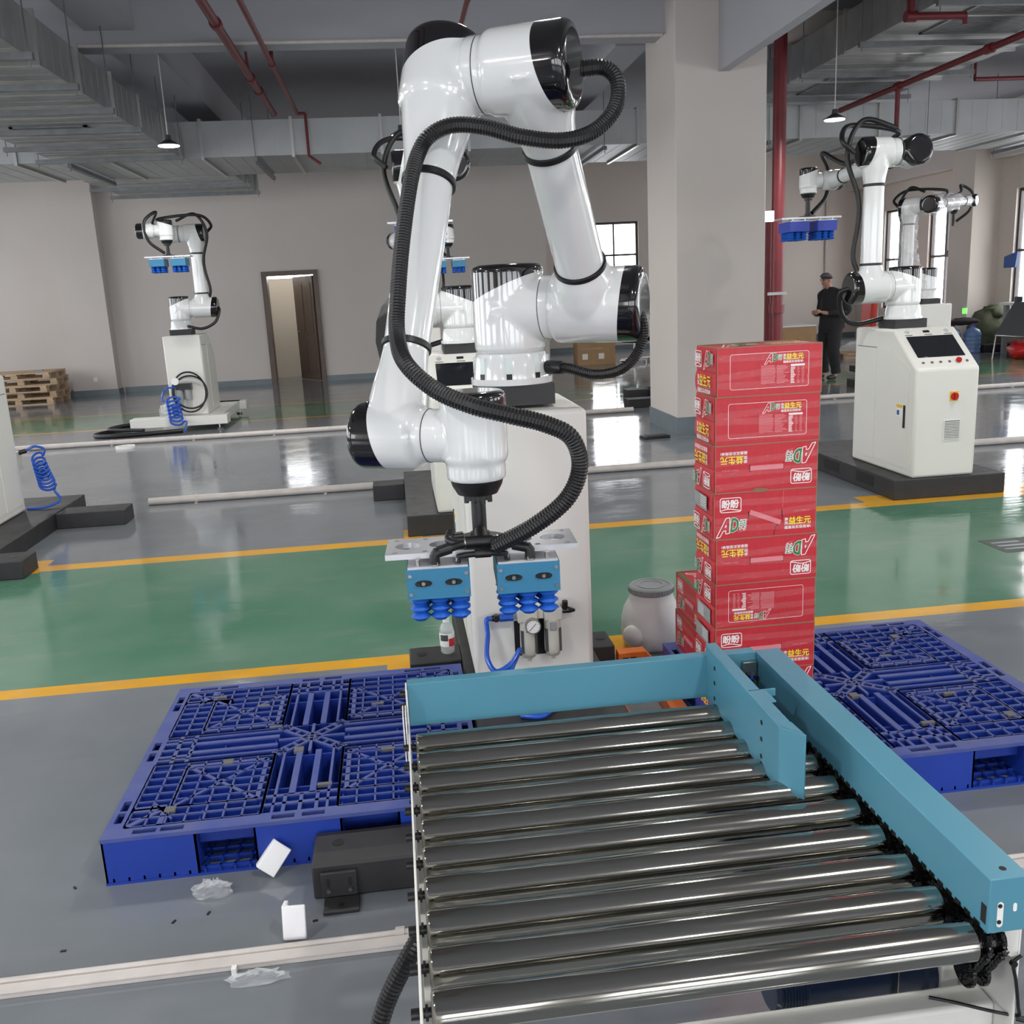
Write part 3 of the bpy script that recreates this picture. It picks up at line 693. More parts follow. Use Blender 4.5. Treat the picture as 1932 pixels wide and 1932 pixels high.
def robot(label, S, b, th2, th3, tool_rot, drop_, group=None, modules=MOD, detail=True, hoses=(), k=1.0, grip=True, off=(0.33, 0.35, 0.245), l2=None):
    u_name = 'robot_arm'; K = Matrix.Scale(k, 4); D1, D2, D3 = off[0] * k, off[1] * k, off[2] * k; LF = l2 or L2; ID = Matrix.Identity(4)
    """S: shoulder centre; b: heading of joint 1; th2: upper arm lean; th3: forearm direction from vertical, both in the arm plane"""
    S = Vector(S); b = math.radians(b); Zv = Vector((0, 0, 1))
    a = Vector((math.cos(b), -math.sin(b), 0)); e = Vector((-math.sin(b), -math.cos(b), 0))
    u = (e * math.sin(th2) + Zv * math.cos(th2)); f = (e * math.sin(th3) + Zv * math.cos(th3))
    U = S + a * D1; Eu = U + u * L1; Ef = Eu - a * D2; W1 = Ef + f * LF; W2 = W1 + a * D3
    def fr(x, z, o):
        x = x.normalized(); z = (z - x * z.dot(x)).normalized(); y = z.cross(x)
        m = Matrix((x, y, z)).transposed().to_4x4(); m.translation = o; return m @ K
    root = thing(u_name, label, 'robot arm', (S.x, S.y, S.z - 0.372 * k), group)
    ms = fr(a, Zv, S)
    part('mounting_block', MOUNT, root, Matrix.Translation(S) @ K)
    br = part('base_ring', BASE_RING, root, ms)
    if detail:
        [(subpart('bolt_pocket', BASE_BOLT, br, Matrix.Rotation(2 * PI * (q + 0.35) / 8, 4, 'Z')), subpart('bolt_recess', BASE_RIB, br, Matrix.Rotation(2 * PI * (q + 0.35) / 8, 4, 'Z'))) for q in range(8)]
    def housing(nm, pair, mt, seam=None, capname='end_cap'):
        h = part(nm, pair[0], root, mt); subpart(capname, pair[1], h, Matrix.Identity(4))
        if seam is not None: subpart('joint_seam', seam, h, Matrix.Identity(4))
    housing('shoulder_housing', SHOULDER, ms, USEAM)
    mu = fr(a, u, U); housing('upper_arm_root', ROOT, mu)
    stretch = lambda q: Matrix.Diagonal((1, 1, 1 / k, 1))
    t = part('upper_arm_tube', UTUBE, root, mu @ stretch(0)); subpart('hose_clamp', UCLAMP, t, Matrix.Diagonal((1, 1, k, 1))); subpart('hose_clamp', UCLAMP2, t, Matrix.Translation((0, 0, L1)) @ Matrix.Diagonal((1, 1, k, 1)))
    housing('elbow_housing', ELBOW, fr(a, u, Eu))
    mh = fr(a, -f, Ef); housing('forearm_head', HEAD, mh, ESEAM)
    mw = fr(a, -f, W1); housing('wrist_drum', WRIST, mw, WSEAM)
    t = part('forearm_tube', FTUBE, root, mw @ stretch(0)); subpart('hose_clamp', FCLAMP, t, Matrix.Diagonal((1, 1, k, 1))); subpart('hose_clamp', FCLAMP2, t, Matrix.Translation((0, 0, LF)) @ Matrix.Diagonal((1, 1, k, 1)))
    me = fr(a, Zv, W2); housing('wrist_end', WEND, me)
    fl = part('tool_flange', FLANGE, root, me); subpart('bolt_collar', FLANGE2, fl, Matrix.Identity(4))
    # gripper
    G = Matrix.Translation(W2 - Zv * drop_) @ Matrix.Rotation(math.radians(tool_rot), 4, 'Z')
    pm = POLE.copy() if abs(drop_ - 0.182 - 0.30) > 0.002 else POLE
    if pm is not POLE:
        kk = (drop_ - 0.182 * k) / 0.30
        for v in pm.vertices: v.co.z *= kk
    part('tool_pole', pm, root, G)
    if grip: part('pole_foot', HUB, root, G); part('mounting_plate', PLATE, root, G)
    for sx in ((-1, 1) if grip else ()):
        mg = G @ Matrix.Translation((sx * 0.126, 0.0, -0.030))
        mo = part('suction_module', modules, root, mg)
        subpart('module_top', MODTOP, mo, ID)
        for x in (-0.055, 0.055):
            for y in (-0.105, 0.105): subpart('mounting_bolt', MPOST, mo, Matrix.Translation((x, y, 0)))
        if detail:
            for x in (-0.078, 0.078):
                for z in (-0.022, -0.076): subpart('bolt', MBOLT, mo, Matrix.Translation((x, 0, z)))
            for x in (-0.042, 0.042):
                subpart('exhaust_slot', MSLOT, mo, Matrix.Translation((x, 0, 0))); subpart('bolt', MSCREW, mo, Matrix.Translation((x, 0, 0)))
                for dx in (-0.015, 0.015): subpart('exhaust_plug', MPLUG, mo, Matrix.Translation((x + dx, 0, 0)))
        for i in range(3):
            for j in range(4):
                subpart('suction_cup', CUP, mo, Matrix.Translation((-0.057 + 0.057 * i, -0.0858 + 0.0572 * j, -0.092)))
    for pts, r in hoses:
        mb = MB()
        if detail: ribbed(mb, pts, r, 0.009, 0.0025, 10)
        else: mb.tube(bez(pts, 8), r, 8)
        mb.build('cable_hose', M['black_rub'], root, smooth=None if detail else 60)
    return root, G, dict(S=S, U=U, Eu=Eu, Ef=Ef, W1=W1, W2=W2, a=a, e=e, u=u, f=f)

HOSE_MAIN = [(0.238, 2.53, 0.964), (0.343, 2.47, 1.03), (0.428, 2.44, 1.104), (0.463, 2.43, 1.19), (0.441, 2.42, 1.269), (0.375, 2.42, 1.309), (0.28, 2.42, 1.339), (0.187, 2.44, 1.367), (0.097, 2.5, 1.408), (0.027, 2.57, 1.476), (0.011, 2.70, 1.547), (0.021, 2.76, 1.648), (0.045, 2.84, 1.797), (0.082, 2.93, 1.966), (0.115, 2.99, 2.06), (0.154, 3.0, 2.11), (0.223, 3.0, 2.136), (0.315, 2.98, 2.125), (0.421, 2.95, 2.09), (0.538, 2.94, 2.075), (0.638, 2.96, 2.101), (0.709, 2.98, 2.166), (0.724, 3.0, 2.244), (0.689, 3.02, 2.288), (0.618, 3.03, 2.289)]
HOSE_BASE = [(0.618, 3.76, 1.345), (0.677, 3.7, 1.342), (0.76, 3.64, 1.319), (0.845, 3.6, 1.33), (0.905, 3.58, 1.376), (0.937, 3.57, 1.447), (0.938, 3.57, 1.516), (0.922, 3.6, 1.565)]
TH3 = math.atan2(0.535, -1.055)
arm, G0, J0 = robot('large white six joint robot arm in the foreground reaching down over the pallets', (0.465, 3.85, 1.58), 26,
    math.atan2(0.685, 0.772), TH3, -3.0, 0.310, hoses=[(HOSE_MAIN, 0.024), (HOSE_BASE, 0.021)], off=(0.335, 0.295, 0.25), l2=1.183)
def loc_build(mb, name, m, root, G, smooth=40):
    return part(name, mb.mesh(name, m, smooth), root, G)
# hose fittings, gripper air lines and sleeve of the foreground arm
MB().cyl((0.600, 3.775, 1.346), (0.655, 3.72, 1.344), 0.027, seg=14).build('cable_gland', M['black_pl'], arm, smooth=40)
for sx in (-1, 1):
    m = MB(); m.tube(bez([(0, -0.075, 0.020), (sx * 0.05, -0.085, 0.018), (sx * 0.088, -0.104, 0.014), (sx * 0.120, -0.114, 0.008)], 6), 0.0115, 10)
    m.cyl((sx * 0.088, -0.104, 0.014), (sx * 0.122, -0.115, 0.008), 0.0165, seg=12)
    m.tube([(sx * 0.112, -0.113, 0.009), (sx * 0.128, -0.117, 0.007), (sx * 0.133, -0.118, -0.002), (sx * 0.133, -0.118, -0.024)], 0.0145, 10)
    loc_build(m, 'air_elbow', M['black_rub'], arm, G0)
    loc_build(MB().cyl((sx * 0.132, -0.118, -0.030), (sx * 0.132, -0.118, -0.018), 0.0145, seg=6), 'fitting_nut', M['steel'], arm, G0)
    m = MB(); m.tube([(sx * 0.0, -0.10, -0.008), (sx * 0.05, -0.104, -0.010), (sx * 0.066, -0.104, -0.012), (sx * 0.070, -0.104, -0.030)], 0.0085, 8)
    loc_build(m, 'air_line', M['black_rub'], arm, G0)
m = MB(); m.cyl((-0.045, -0.076, 0.02), (0.045, -0.076, 0.02), 0.0175, seg=14); m.cyl((0, -0.076, 0.02), (0, -0.03, 0.04), 0.0175, seg=12); m.cyl((-0.02, -0.10, -0.008), (0.025, -0.10, -0.008), 0.013, seg=12)
m.cyl((-0.09, 0.02, 0.01), (-0.05, 0.03, 0.01), 0.016, seg=10); m.tube(bez([(-0.085, 0.02, 0.03), (-0.09, -0.01, 0.012), (-0.05, -0.05, 0.01), (0, -0.05, 0.02)], 6), 0.012, 10)
loc_build(m, 'air_manifold', M['black_rub'], arm, G0)
for x in (-0.046, 0.046): loc_build(MB().cyl((x - 0.002, -0.077, 0.02), (x + 0.002, -0.077, 0.02), 0.0182, seg=14), 'fitting_ring', M['steel'], arm, G0)
# black fabric sleeve strapped behind the forearm hose
d = J0['f']; p0 = J0['W1'] - d * 0.30
m = MB()
for k, (t, w) in enumerate(((0.30, 0.05), (0.36, 0.085), (0.42, 0.08), (0.50, 0.06), (0.55, 0.025))):
    pass
prof = [(0.235, 0.066), (0.295, 0.090), (0.36, 0.098), (0.41, 0.088), (0.455, 0.060)]
vs = []; fs = []
for t, w in prof:
    c = J0['W1'] - d * t - J0['a'] * 0.01 + J0['e'] * -0.02
    for aa, bb in ((-w, -0.03), (-w, 0.03), (-0.02, 0.05), (-0.02, -0.05)): vs.append(c + J0['a'] * aa + J0['e'] * bb)
for i in range(len(prof) - 1):
    for k in range(4): fs.append((i * 4 + k, i * 4 + (k + 1) % 4, i * 4 + 4 + (k + 1) % 4, i * 4 + 4 + k))
fs += [(0, 1, 2, 3), (16, 17, 18, 19)]
m.add(vs, fs); m.build('hose_sleeve', M['black_rub'], arm, smooth=60)

# the other arms of the hall share every link mesh
def hs(J, *pts):
    """hose through points given in the arm frame (joint, along a, along e, up)"""
    return [J[k] + J['a'] * p + J['e'] * q + Vector((0, 0, r)) for k, p, q, r in pts]
def far_arm(label, S, b, th2, th3, rot, modules, drop_=0.305, k=1.0, grip=True):
    r, G, J = robot(label, S, b, th2, th3, rot, drop_, None, modules, detail=False, k=k, grip=grip)
    h1 = hs(J, ('Eu', 0.16, 0, 0.0), ('Eu', 0.24, 0.05, 0.10), ('Eu', 0.10, 0.18, 0.22), ('Ef', -0.05, 0.28, 0.18), ('Ef', 0.05, 0.5, 0.09), ('W1', 0.02, -0.30, 0.10),
            ('W2', -0.10, -0.05, 0.22), ('W2', -0.22, 0.08, 0.10), ('W2', -0.20, 0.06, -0.12), ('W2', -0.04, 0.0, -0.27))
    h2 = hs(J, ('S', 0.10, 0.10, -0.24), ('S', 0.30, 0.16, -0.28), ('U', 0.16, 0.12, -0.20), ('U', 0.22, 0.05, -0.04), ('U', 0.17, 0.0, 0.0))
    h3 = hs(J, ('U', 0.10, 0.02, 0.12), ('U', 0.13, 0.04, 0.25), ('U', 0.09, 0.05, 0.5), ('Eu', 0.10, 0.05, -0.30), ('Eu', 0.18, 0.08, 0.0), ('Eu', 0.05, 0.10, 0.24), ('Ef', 0.12, 0.02, 0.17))
    for h in (h1, h2, h3):
        MB().tube(bez(h, 8), 0.019, 8).build('cable_hose', M['black_rub'], r, smooth=60)
    return r, G, J
far_arm('white robot arm on the touchscreen console at right near the man, gripper raised', (3.93, 7.08, 1.226 + 0.372 * 0.85), 178, 0.0, PI / 2 + 0.05, 0, MODB, k=0.85)
far_arm('white robot arm on the console directly behind the foreground arm', (0.49, 7.08, 1.226 + 0.372 * 0.88), 180, 0.0, PI / 2 - 0.02, 0, MODB, k=0.88)
far_arm('small distant white robot arm at left between the pillar and the door', (-2.87, 13.75, 1.275 + 0.372 * 0.95), 0, 0.02, PI / 2 + 0.03, 0, MOD, k=0.95)
far_arm('distant white robot arm seen only beside the foreground forearm', (0.33, 13.65, 1.205 + 0.372 * 0.95), -20, -0.5, PI / 2, 0, MOD, k=0.95)
wr, GW, JW = far_arm('distant white robot arm wrapped in clear film behind the right robot', (7.27, 12.5, 1.205 + 0.372 * 0.88), -127, 0.0, PI / 2 - 0.06, 30, MOD, drop_=0.33, k=0.88, grip=False)
# loose film round its upper arm
m = MB(); seg = 14; n = 26; vs = []
for i in range(n):
    t = 0.08 + 0.80 * i / (n - 1); c = JW['U'] + JW['u'] * L1 * t; r0 = 0.105 + 0.05 * math.exp(-((t - 0.2) / 0.15) ** 2)
    for k in range(seg):
        an = 2 * PI * k / seg; rr = r0 + random.uniform(-0.010, 0.028)
        vs.append(c + (JW['a'] * math.cos(an) + JW['e'] * math.sin(an)) * rr)
m.add(vs, [(i * seg + k, i * seg + (k + 1) % seg, (i + 1) * seg + (k + 1) % seg, (i + 1) * seg + k) for i in range(n - 1) for k in range(seg)])
m.build('wrapping_film', M['film_wrap'], wr)
m = MB(); n = 14; vs = []
for i in range(n):
    c = JW['Ef'] + JW['f'] * (-0.12 + 0.9 * i / (n - 1))
    for k in range(seg):
        an = 2 * PI * k / seg; rr = 0.15 - 0.004 * i + random.uniform(-0.008, 0.025)
        vs.append(c + (JW['a'] * math.cos(an) + Vector((0, 0, 1)) * math.sin(an)) * rr)
m.add(vs, [(i * seg + k, i * seg + (k + 1) % seg, (i + 1) * seg + (k + 1) % seg, (i + 1) * seg + k) for i in range(n - 1) for k in range(seg)])
m.build('wrapping_film', M['film_wrap'], wr)
# ------------------------------------------------------------------ control cabinets the arms stand on
# local frame: x across 0..0.49, y from the plain back (0) to the console front (0.95), z from the cabinet foot
def cabinet(label, x0, y0, zf, flip, cover='cab_white', detail=True, frl=False):
    """flip False: plain back with the air unit towards the camera; True: the console faces the camera (y0 is then the console front)"""
    W, D, H1, H2, T = 0.49, 0.95, 1.075, 0.80, 0.60
    root = thing('control_cabinet', label, 'machine cabinet', (x0 + W / 2, y0 + D / 2, zf))
    def Y(y): return y0 + (D - y if flip else y)
    def P(x, y, z): return Vector((x0 + (W - x if flip else x), Y(y), zf + z))
    prof = [(0, 0), (D, 0), (D, H2), (T, H1), (0, H1)]
    m = MB(); n = len(prof); vs = [P(0.0, y, z) for y, z in prof] + [P(W, y, z) for y, z in prof]
    m.add(vs, [tuple(range(n)), tuple(reversed(range(n, 2 * n)))] + [(i, (i + 1) % n, n + (i + 1) % n, n + i) for i in range(n)])
    body = m.build('cabinet_body', M[cover], root, bevel=0.02, seg=3)
    def qbox(mb, x0_, x1_, y0_, y1_, z0_, z1_):
        a, b = P(x0_, y0_, z0_), P(x1_, y1_, z1_); mb.box(tuple(map(min, a, b)), tuple(map(max, a, b))); return mb
    # side doors stand a hair proud of the carcass, on both sides
    for sx in (0, 1):
        xa, xb = (-0.004, 0.0) if sx == 0 else (W, W + 0.004)
        for (ya, yb) in ((0.05, 0.36), (0.40, 0.86)):
            zt = 0.93 if yb < 0.5 else 0.76
            dm = MB()
            if yb < 0.5: qbox(dm, xa, xb, ya, yb, 0.06, zt)
            else:
                pts = [(ya, 0.06), (yb, 0.06), (yb, 0.78), (0.60, 0.93), (ya, 0.93)]
                k = len(pts); vs = [P(xa, y, z) for y, z in pts] + [P(xb, y, z) for y, z in pts]
                dm.add(vs, [tuple(range(k)), tuple(reversed(range(k, 2 * k)))] + [(i, (i + 1) % k, k + (i + 1) % k, k + i) for i in range(k)])
            dd = dm.build('door', M[cover], root)
            qbox(MB(), xa - 0.0006, xb + 0.0006, ya, yb, 0.931, 0.935).build('door_gap', M['seam'], dd) if yb < 0.5 else None
            if yb > 0.5 and detail:
                xo = (-0.010, -0.004) if sx == 0 else (W + 0.004, W + 0.010)
                qbox(MB(), xo[0], xo[1], 0.800, 0.825, 0.36, 0.53).build('handle', M['black_pl'], dd, bevel=0.002)
                xs_ = (-0.006, -0.004) if sx == 0 else (W + 0.004, W + 0.006)
                st = qbox(MB(), xs_[0], xs_[1], 0.70, 0.785, 0.44, 0.53).build('sticker', M['stick_white'], dd)
                xq = (-0.0068, -0.006) if sx == 0 else (W + 0.006, W + 0.0068)
                qbox(MB(), xq[0], xq[1], 0.70, 0.785, 0.505, 0.53).build('yellow_band', M['yellow_pl'], dd); qbox(MB(), xq[0], xq[1], 0.708, 0.742, 0.45, 0.485).build('blue_mark', M['paper_blue'], dd)
    # console: slope from (T,H1) to (D,H2)
    dv = Vector((0, D - T, H2 - H1)); ln = dv.length; dv.normalize(); nv = Vector((0, -dv.z, dv.y))
    def S(u, v, h=0.0):   # u across 0..W, v down the slope 0..1, h off the surface
        q = Vector((u, T, H1)) + dv * (v * ln) + nv * h; return P(q.x, q.y, q.z)
    def slab(mb, ua, ub, va, vb, h0, h1):
        vs = [S(u, v, h) for h in (h0, h1) for u, v in ((ua, va), (ub, va), (ub, vb), (ua, vb))]
        return mb.add(vs, [(0, 1, 2, 3), (7, 6, 5, 4), (0, 4, 5, 1), (1, 5, 6, 2), (2, 6, 7, 3), (3, 7, 4, 0)])
    slab(MB(), 0.06, W - 0.06, 0.20, 0.72, -0.002, 0.004).build('touchscreen', M['screen'], root, bevel=0.002)
    if detail:
        for i in range(6):
            u = 0.075 + 0.068 * i; c0, c1 = S(W - u, 0.85, 0.0), S(W - u, 0.85, 0.006)
            if i == 4:
                mb = MB(); mb.cyl(c0, S(W - u, 0.85, 0.012), 0.012, seg=16); mb.cyl(S(W - u, 0.85, 0.012), S(W - u, 0.85, 0.026), 0.021, 0.019, seg=20)
                mb.build('emergency_stop', M['red_btn'], root, smooth=40)
            else:
                MB().cyl(c0, c1, 0.0105, seg=16).build('push_button', M['steel'], root, smooth=40)
        for i in (0, 2): 
            u = 0.09 + 0.155 * i
            mb = MB(); mb.lathe([(0.02, 0), (0.014, 0.006), (0.0135, 0.032), (0.011, 0.036), (0.001, 0.036)], S(u, 0.085, 0.0), S(u, 0.085, 1) - S(u, 0.085, 0), 14)
            mb.build('indicator_lamp', M['film'], root, smooth=50)
            slab(MB(), u - 0.03, u + 0.03, 0.155, 0.170, 0, 0.001).build('label_strip', M['seam'], root)
        slab(MB(), W / 2 - 0.02, W / 2 + 0.03, 0.06, 0.11, 0, 0.003).build('counter', M['black_pl'], root)
        slab(MB(), W / 2 - 0.03, W / 2 + 0.03, 0.155, 0.170, 0, 0.001).build('label_strip', M['seam'], root)
        # front face: main switch and vent
        if flip:
            sw = qbox(MB(), 0.16, 0.225, D, D + 0.004, 0.56, 0.63).build('switch_plate', M['yellow_pl'], root)
            mb = MB(); mb.cyl(P(0.1925, D + 0.004, 0.595), P(0.1925, D + 0.018, 0.595), 0.028, seg=20); qbox(mb, 0.185, 0.200, D + 0.018, D + 0.032, 0.572, 0.618)
            mb.build('rotary_switch', M['red_btn'], sw, smooth=40)
            vt = qbox(MB(), 0.13, 0.265, D, D + 0.006, 0.27, 0.42).build('vent_grille', M['cab_white'], root)
            for k in range(11):
                z = 0.282 + k * 0.012
                qbox(MB(), 0.14, 0.255, D + 0.006, D + 0.010, z, z + 0.007).build('slat', M['cab_white'], vt)
            qbox(MB(), 0.14, 0.255, D + 0.0055, D + 0.0068, 0.28, 0.415).build('vent_shadow_gap', M['seam'], vt)
    return root, P

def foot_frame(label, boxes, m='black_steel', holes=(), pockets=(), zt=0.12, extra=None, feet=()):
    lo = [min(b[0][i] for b in boxes) for i in range(3)]; hi = [max(b[1][i] for b in boxes) for i in range(3)]
    root = thing('base_frame', label, 'machine base', ((lo[0] + hi[0]) / 2, (lo[1] + hi[1]) / 2, 0))
    for i, (a, b) in enumerate(boxes):
        MB().box(a, b).build('deck' if i == 0 else 'outrigger', M[m], root, bevel=0.006)
    for (x, y) in holes:
        MB().cyl((x, y, zt + 0.0005), (x, y, zt + 0.0015), 0.022, seg=20).build('bolt_hole', M['black_pl'], root)
    for a, b in pockets:
        MB().box(a, b).build('fork_pocket', M['ink_black'], root)
    for (x, y) in feet:
        mb = MB(); mb.cyl((x, y, 0.0), (x, y, 0.02), 0.05, 0.04, seg=16); mb.cyl((x, y, 0.02), (x, y, 0.075), 0.012, seg=10)
        mb.build('levelling_foot', M['steel'], root, smooth=40)
    return root

ZF = 0.12
# foreground machine
foot_frame('black steel base frame with outriggers under the foreground robot cabinet', [((0.19, 2.36, 0.0), (0.76, 4.62, ZF)), ((-0.034, 3.83, 0.0), (0.19, 4.02, ZF)), ((0.76, 3.83, 0.0), (0.86, 4.02, ZF)),
            ((-0.34, 2.425, 0.0), (0.19, 2.60, 0.105))], holes=[(0.02, 3.93), (0.815, 3.93)], zt=ZF)
bf = COL.objects['base_frame']
MB().cyl((-0.27, 2.535, 0.1055), (-0.27, 2.535, 0.1065), 0.017, seg=20).build('bolt_hole', M['ink_black'], bf)
m = MB(); m.box((-0.315, 2.410, 0.012), (-0.215, 2.425, 0.088)); m.box((-0.31, 2.345, 0.0), (-0.21, 2.412, 0.012)); m.build('anchor_bracket', M['black_steel'], bf, bevel=0.003)
for x in (-0.295, -0.235):
    MB().cyl((x, 2.409, 0.035), (x, 2.402, 0.035), 0.006, seg=8).build('bolt', M['steel'], bf)
    MB().box((x - 0.004, 2.4085, 0.045), (x + 0.004, 2.41, 0.07)).build('slot', M['ink_black'], bf)
MB().cyl((-0.262, 2.372, 0.0125), (-0.262, 2.372, 0.0135), 0.008, seg=12).build('anchor_hole', M['ink_black'], bf)
cabm, PM = cabinet('white cabinet with air regulator on its plain back, under the foreground arm', 0.23, 3.60, ZF, False)
# air preparation unit on its back: cut-out, two bowls, gauge
fy = 3.60
MB().box((0.395, fy - 0.0015, 0.205), (0.560, fy + 0.0, 0.355)).build('cable_opening', M['ink_black'], cabm)
frl = MB(); frl.box((0.405, fy - 0.062, 0.365), (0.485, fy - 0.002, 0.415)); frl.box((0.485, fy - 0.05, 0.372), (0.512, fy - 0.010, 0.408)); frl.box((0.512, fy - 0.062, 0.365), (0.585, fy - 0.002, 0.415))
fr_ = frl.build('air_regulator', M['frl_grey'], cabm, bevel=0.004)
for x in (0.448, 0.546):
    MB().lathe([(0.033, 0.155), (0.035, 0.05), (0.034, 0.02), (0.026, 0.0), (0.010, -0.006), (0.007, -0.02), (0.001, -0.02)], (x, fy - 0.034, 0.215), seg=20).build('bowl', M['frl_grey'], fr_, smooth=50)
    for sx in (-1, 1):
        MB().box((x + sx * 0.027 - 0.005, fy - 0.062, 0.235), (x + sx * 0.027 + 0.005, fy - 0.045, 0.33)).build('sight_slot', M['seam'], fr_)
    MB().box((x - 0.013, fy - 0.072, 0.325), (x + 0.013, fy - 0.064, 0.362)).build('bowl_latch', M['dispenser_grey'], fr_, bevel=0.003)
MB().cyl((0.462, fy - 0.062, 0.355), (0.462, fy - 0.088, 0.355), 0.031, seg=28).build('gauge_case', M['steel'], fr_, smooth=40)
MB().cyl((0.462, fy - 0.0882, 0.355), (0.462, fy - 0.0892, 0.355), 0.026, seg=28).build('gauge_face', M['gauge_face'], fr_)
m = MB(); m.beam((0.447, fy - 0.090, 0.340), (0.474, fy - 0.090, 0.369), 0.002, 0.0015)
for k in range(9):
    an = math.radians(-40 + 32.5 * k); m.beam((0.462 + 0.020 * math.cos(an), fy - 0.0896, 0.355 + 0.020 * math.sin(an)), (0.462 + 0.024 * math.cos(an), fy - 0.0896, 0.355 + 0.024 * math.sin(an)), 0.0012, 0.0008)
m.build('gauge_needle', M['ink_black'], fr_)
MB().cyl((0.39, fy - 0.032, 0.385), (0.335, fy - 0.032, 0.385), 0.017, seg=14).build('slide_valve', M['blue_hose'], fr_, smooth=40)
m = MB(); m.cyl((0.335, fy - 0.032, 0.385), (0.305, fy - 0.032, 0.385), 0.013, seg=12); m.box((0.315, fy - 0.045, 0.372), (0.330, fy - 0.018, 0.398)); m.build('push_fitting', M['black_pl'], fr_, smooth=40)
m = MB(); m.cyl((0.585, fy - 0.035, 0.395), (0.615, fy - 0.035, 0.395), 0.012, seg=12); m.cyl((0.60, fy - 0.035, 0.40), (0.60, fy - 0.04, 0.435), 0.012, seg=12); m.cyl((0.615, fy - 0.035, 0.395), (0.640, fy - 0.035, 0.392), 0.014, 0.006, seg=12); m.build('drain_cock', M['black_pl'], fr_, smooth=40)
MB().box((0.595, fy - 0.002, 0.345), (0.63, fy - 0.0005, 0.368)).build('sticker', M['stick_white'], cabm)
for x, z in ((0.385, 0.198), (0.565, 0.198)): MB().cyl((x, fy, z), (x, fy - 0.003, z), 0.003, seg=8).build('rivet', M['ink_black'], cabm)
h = MB(); h.tube(bez([(0.305, fy - 0.032, 0.385), (0.283, fy - 0.035, 0.38), (0.282, fy - 0.06, 0.33), (0.272, fy - 0.10, 0.25), (0.30, fy - 0.14, 0.205), (0.36, fy - 0.13, 0.225), (0.40, fy - 0.10, 0.265),
      (0.395, fy - 0.10, 0.255), (0.35, fy - 0.16, 0.19), (0.335, fy - 0.24, 0.135), (0.40, fy - 0.32, 0.132), (0.48, fy - 0.30, 0.16), (0.50, fy - 0.34, 0.14), (0.44, fy - 0.42, 0.132), (0.36, fy - 0.40, 0.132)], 8), 0.0105, 10)
tag(h.build('air_hose', M['blue_hose'], None, smooth=60, base=(0.305, fy - 0.032, 0.12)), 'blue coiled air hose hanging from the regulator on the foreground cabinet', 'hose')

# console at right
foot_frame('black slab base with fork pockets under the right touchscreen console', [((3.585, 6.47, 0.0), (4.46, 8.30, 0.15))], pockets=[((3.583, 6.78, 0.045), (3.586, 7.06, 0.125)), ((3.583, 7.36, 0.045), (3.586, 7.64, 0.125))], holes=[(3.68, 6.6), (4.38, 6.6), (3.64, 7.55)], zt=0.15)
cabinet('white touchscreen console with red main switch standing on the right base', 3.735, 6.50, 0.15, True)
# console behind the foreground machine
foot_frame('black steel base frame with outriggers under the console behind the foreground robot', [((0.0, 6.50, 0.0), (0.94, 8.25, 0.15)), ((-0.262, 7.79, 0.0), (0.0, 8.02, 0.13)), ((0.94, 7.79, 0.0), (1.2, 8.02, 0.13))], holes=[(0.06, 6.6), (0.06, 7.1)], zt=0.15)
cabinet('white touchscreen console behind the foreground robot arm', 0.22, 6.52, 0.15, True)
# left edge machine
fl = foot_frame('black base frame with outriggers cut by the left edge of the picture', [((-3.85, 6.0, 0.0), (-2.72, 8.35, 0.13)), ((-2.72, 7.60, 0.0), (-2.20, 7.86, 0.12)), ((-2.72, 6.18, 0.0), (-2.46, 6.44, 0.12))], holes=[(-2.33, 7.73), (-2.56, 6.31)], zt=0.12)
cle, PE = cabinet('white cabinet cut off by the left edge of the picture', -3.49, 6.85, 0.131, True, detail=False)
MB().box((-3.06, 7.80, 0.45), (-3.0, 7.88, 0.60)).build('air_regulator', M['frl_grey'], cle); MB().cyl((-3.0, 7.84, 0.59), (-2.95, 7.86, 0.60), 0.018, seg=10).build('push_fitting', M['black_pl'], cle)

h = MB(); pts = [(-2.955, 7.87, 0.60), (-2.90, 7.90, 0.625), (-2.83, 7.90, 0.60)]
for k in range(80):
    t = k / 79; an = 2 * PI * 8 * t; r = 0.045 + 0.018 * t
    pts.append((-2.89 + 0.045 * t + r * math.cos(an) * 1.0, 7.90 + 0.02 * math.sin(an), 0.55 - 0.24 * t ** 0.8 + r * 0.75 * math.sin(an)))
pts += [(-2.80, 7.90, 0.26), (-2.76, 7.88, 0.18), (-2.86, 7.80, 0.145), (-3.0, 7.82, 0.142)]
h.tube(bez(pts, 4), 0.010, 8)
tag(h.build('air_hose', M['blue_hose'], None, smooth=60, base=(-2.88, 7.9, 0.13)), 'blue spiral air hose beside the cabinet at the left edge', 'hose')
# far left machine
foot_frame('white base frame on levelling feet under the distant left cabinet', [((-3.60, 13.25, 0.075), (-2.32, 13.50, 0.20)), ((-3.15, 13.50, 0.075), (-2.42, 15.2, 0.20)), ((-3.60, 15.0, 0.075), (-2.32, 15.2, 0.20))], m='cab_white',
           feet=[(-3.45, 13.35), (-2.45, 13.35), (-3.45, 15.1), (-2.45, 15.1)])
cl, PL = cabinet('white cabinet of the distant left robot with tangled hoses on its back', -3.08, 13.42, 0.20, False, detail=False)
m = MB(); m.box((-2.96, 13.30, 0.56), (-2.76, 13.41, 0.64)); fr2 = m.build('air_regulator', M['black_pl'], cl)
for x in (-2.92, -2.81): MB().cyl((x, 13.35, 0.42), (x, 13.35, 0.57), 0.045, seg=14).build('bowl', M['dispenser_grey'], fr2, smooth=40)
MB().cyl((-2.95, 13.30, 0.68), (-2.95, 13.26, 0.68), 0.05, seg=16).build('gauge_face', M['gauge_face'], fr2)
m = MB()
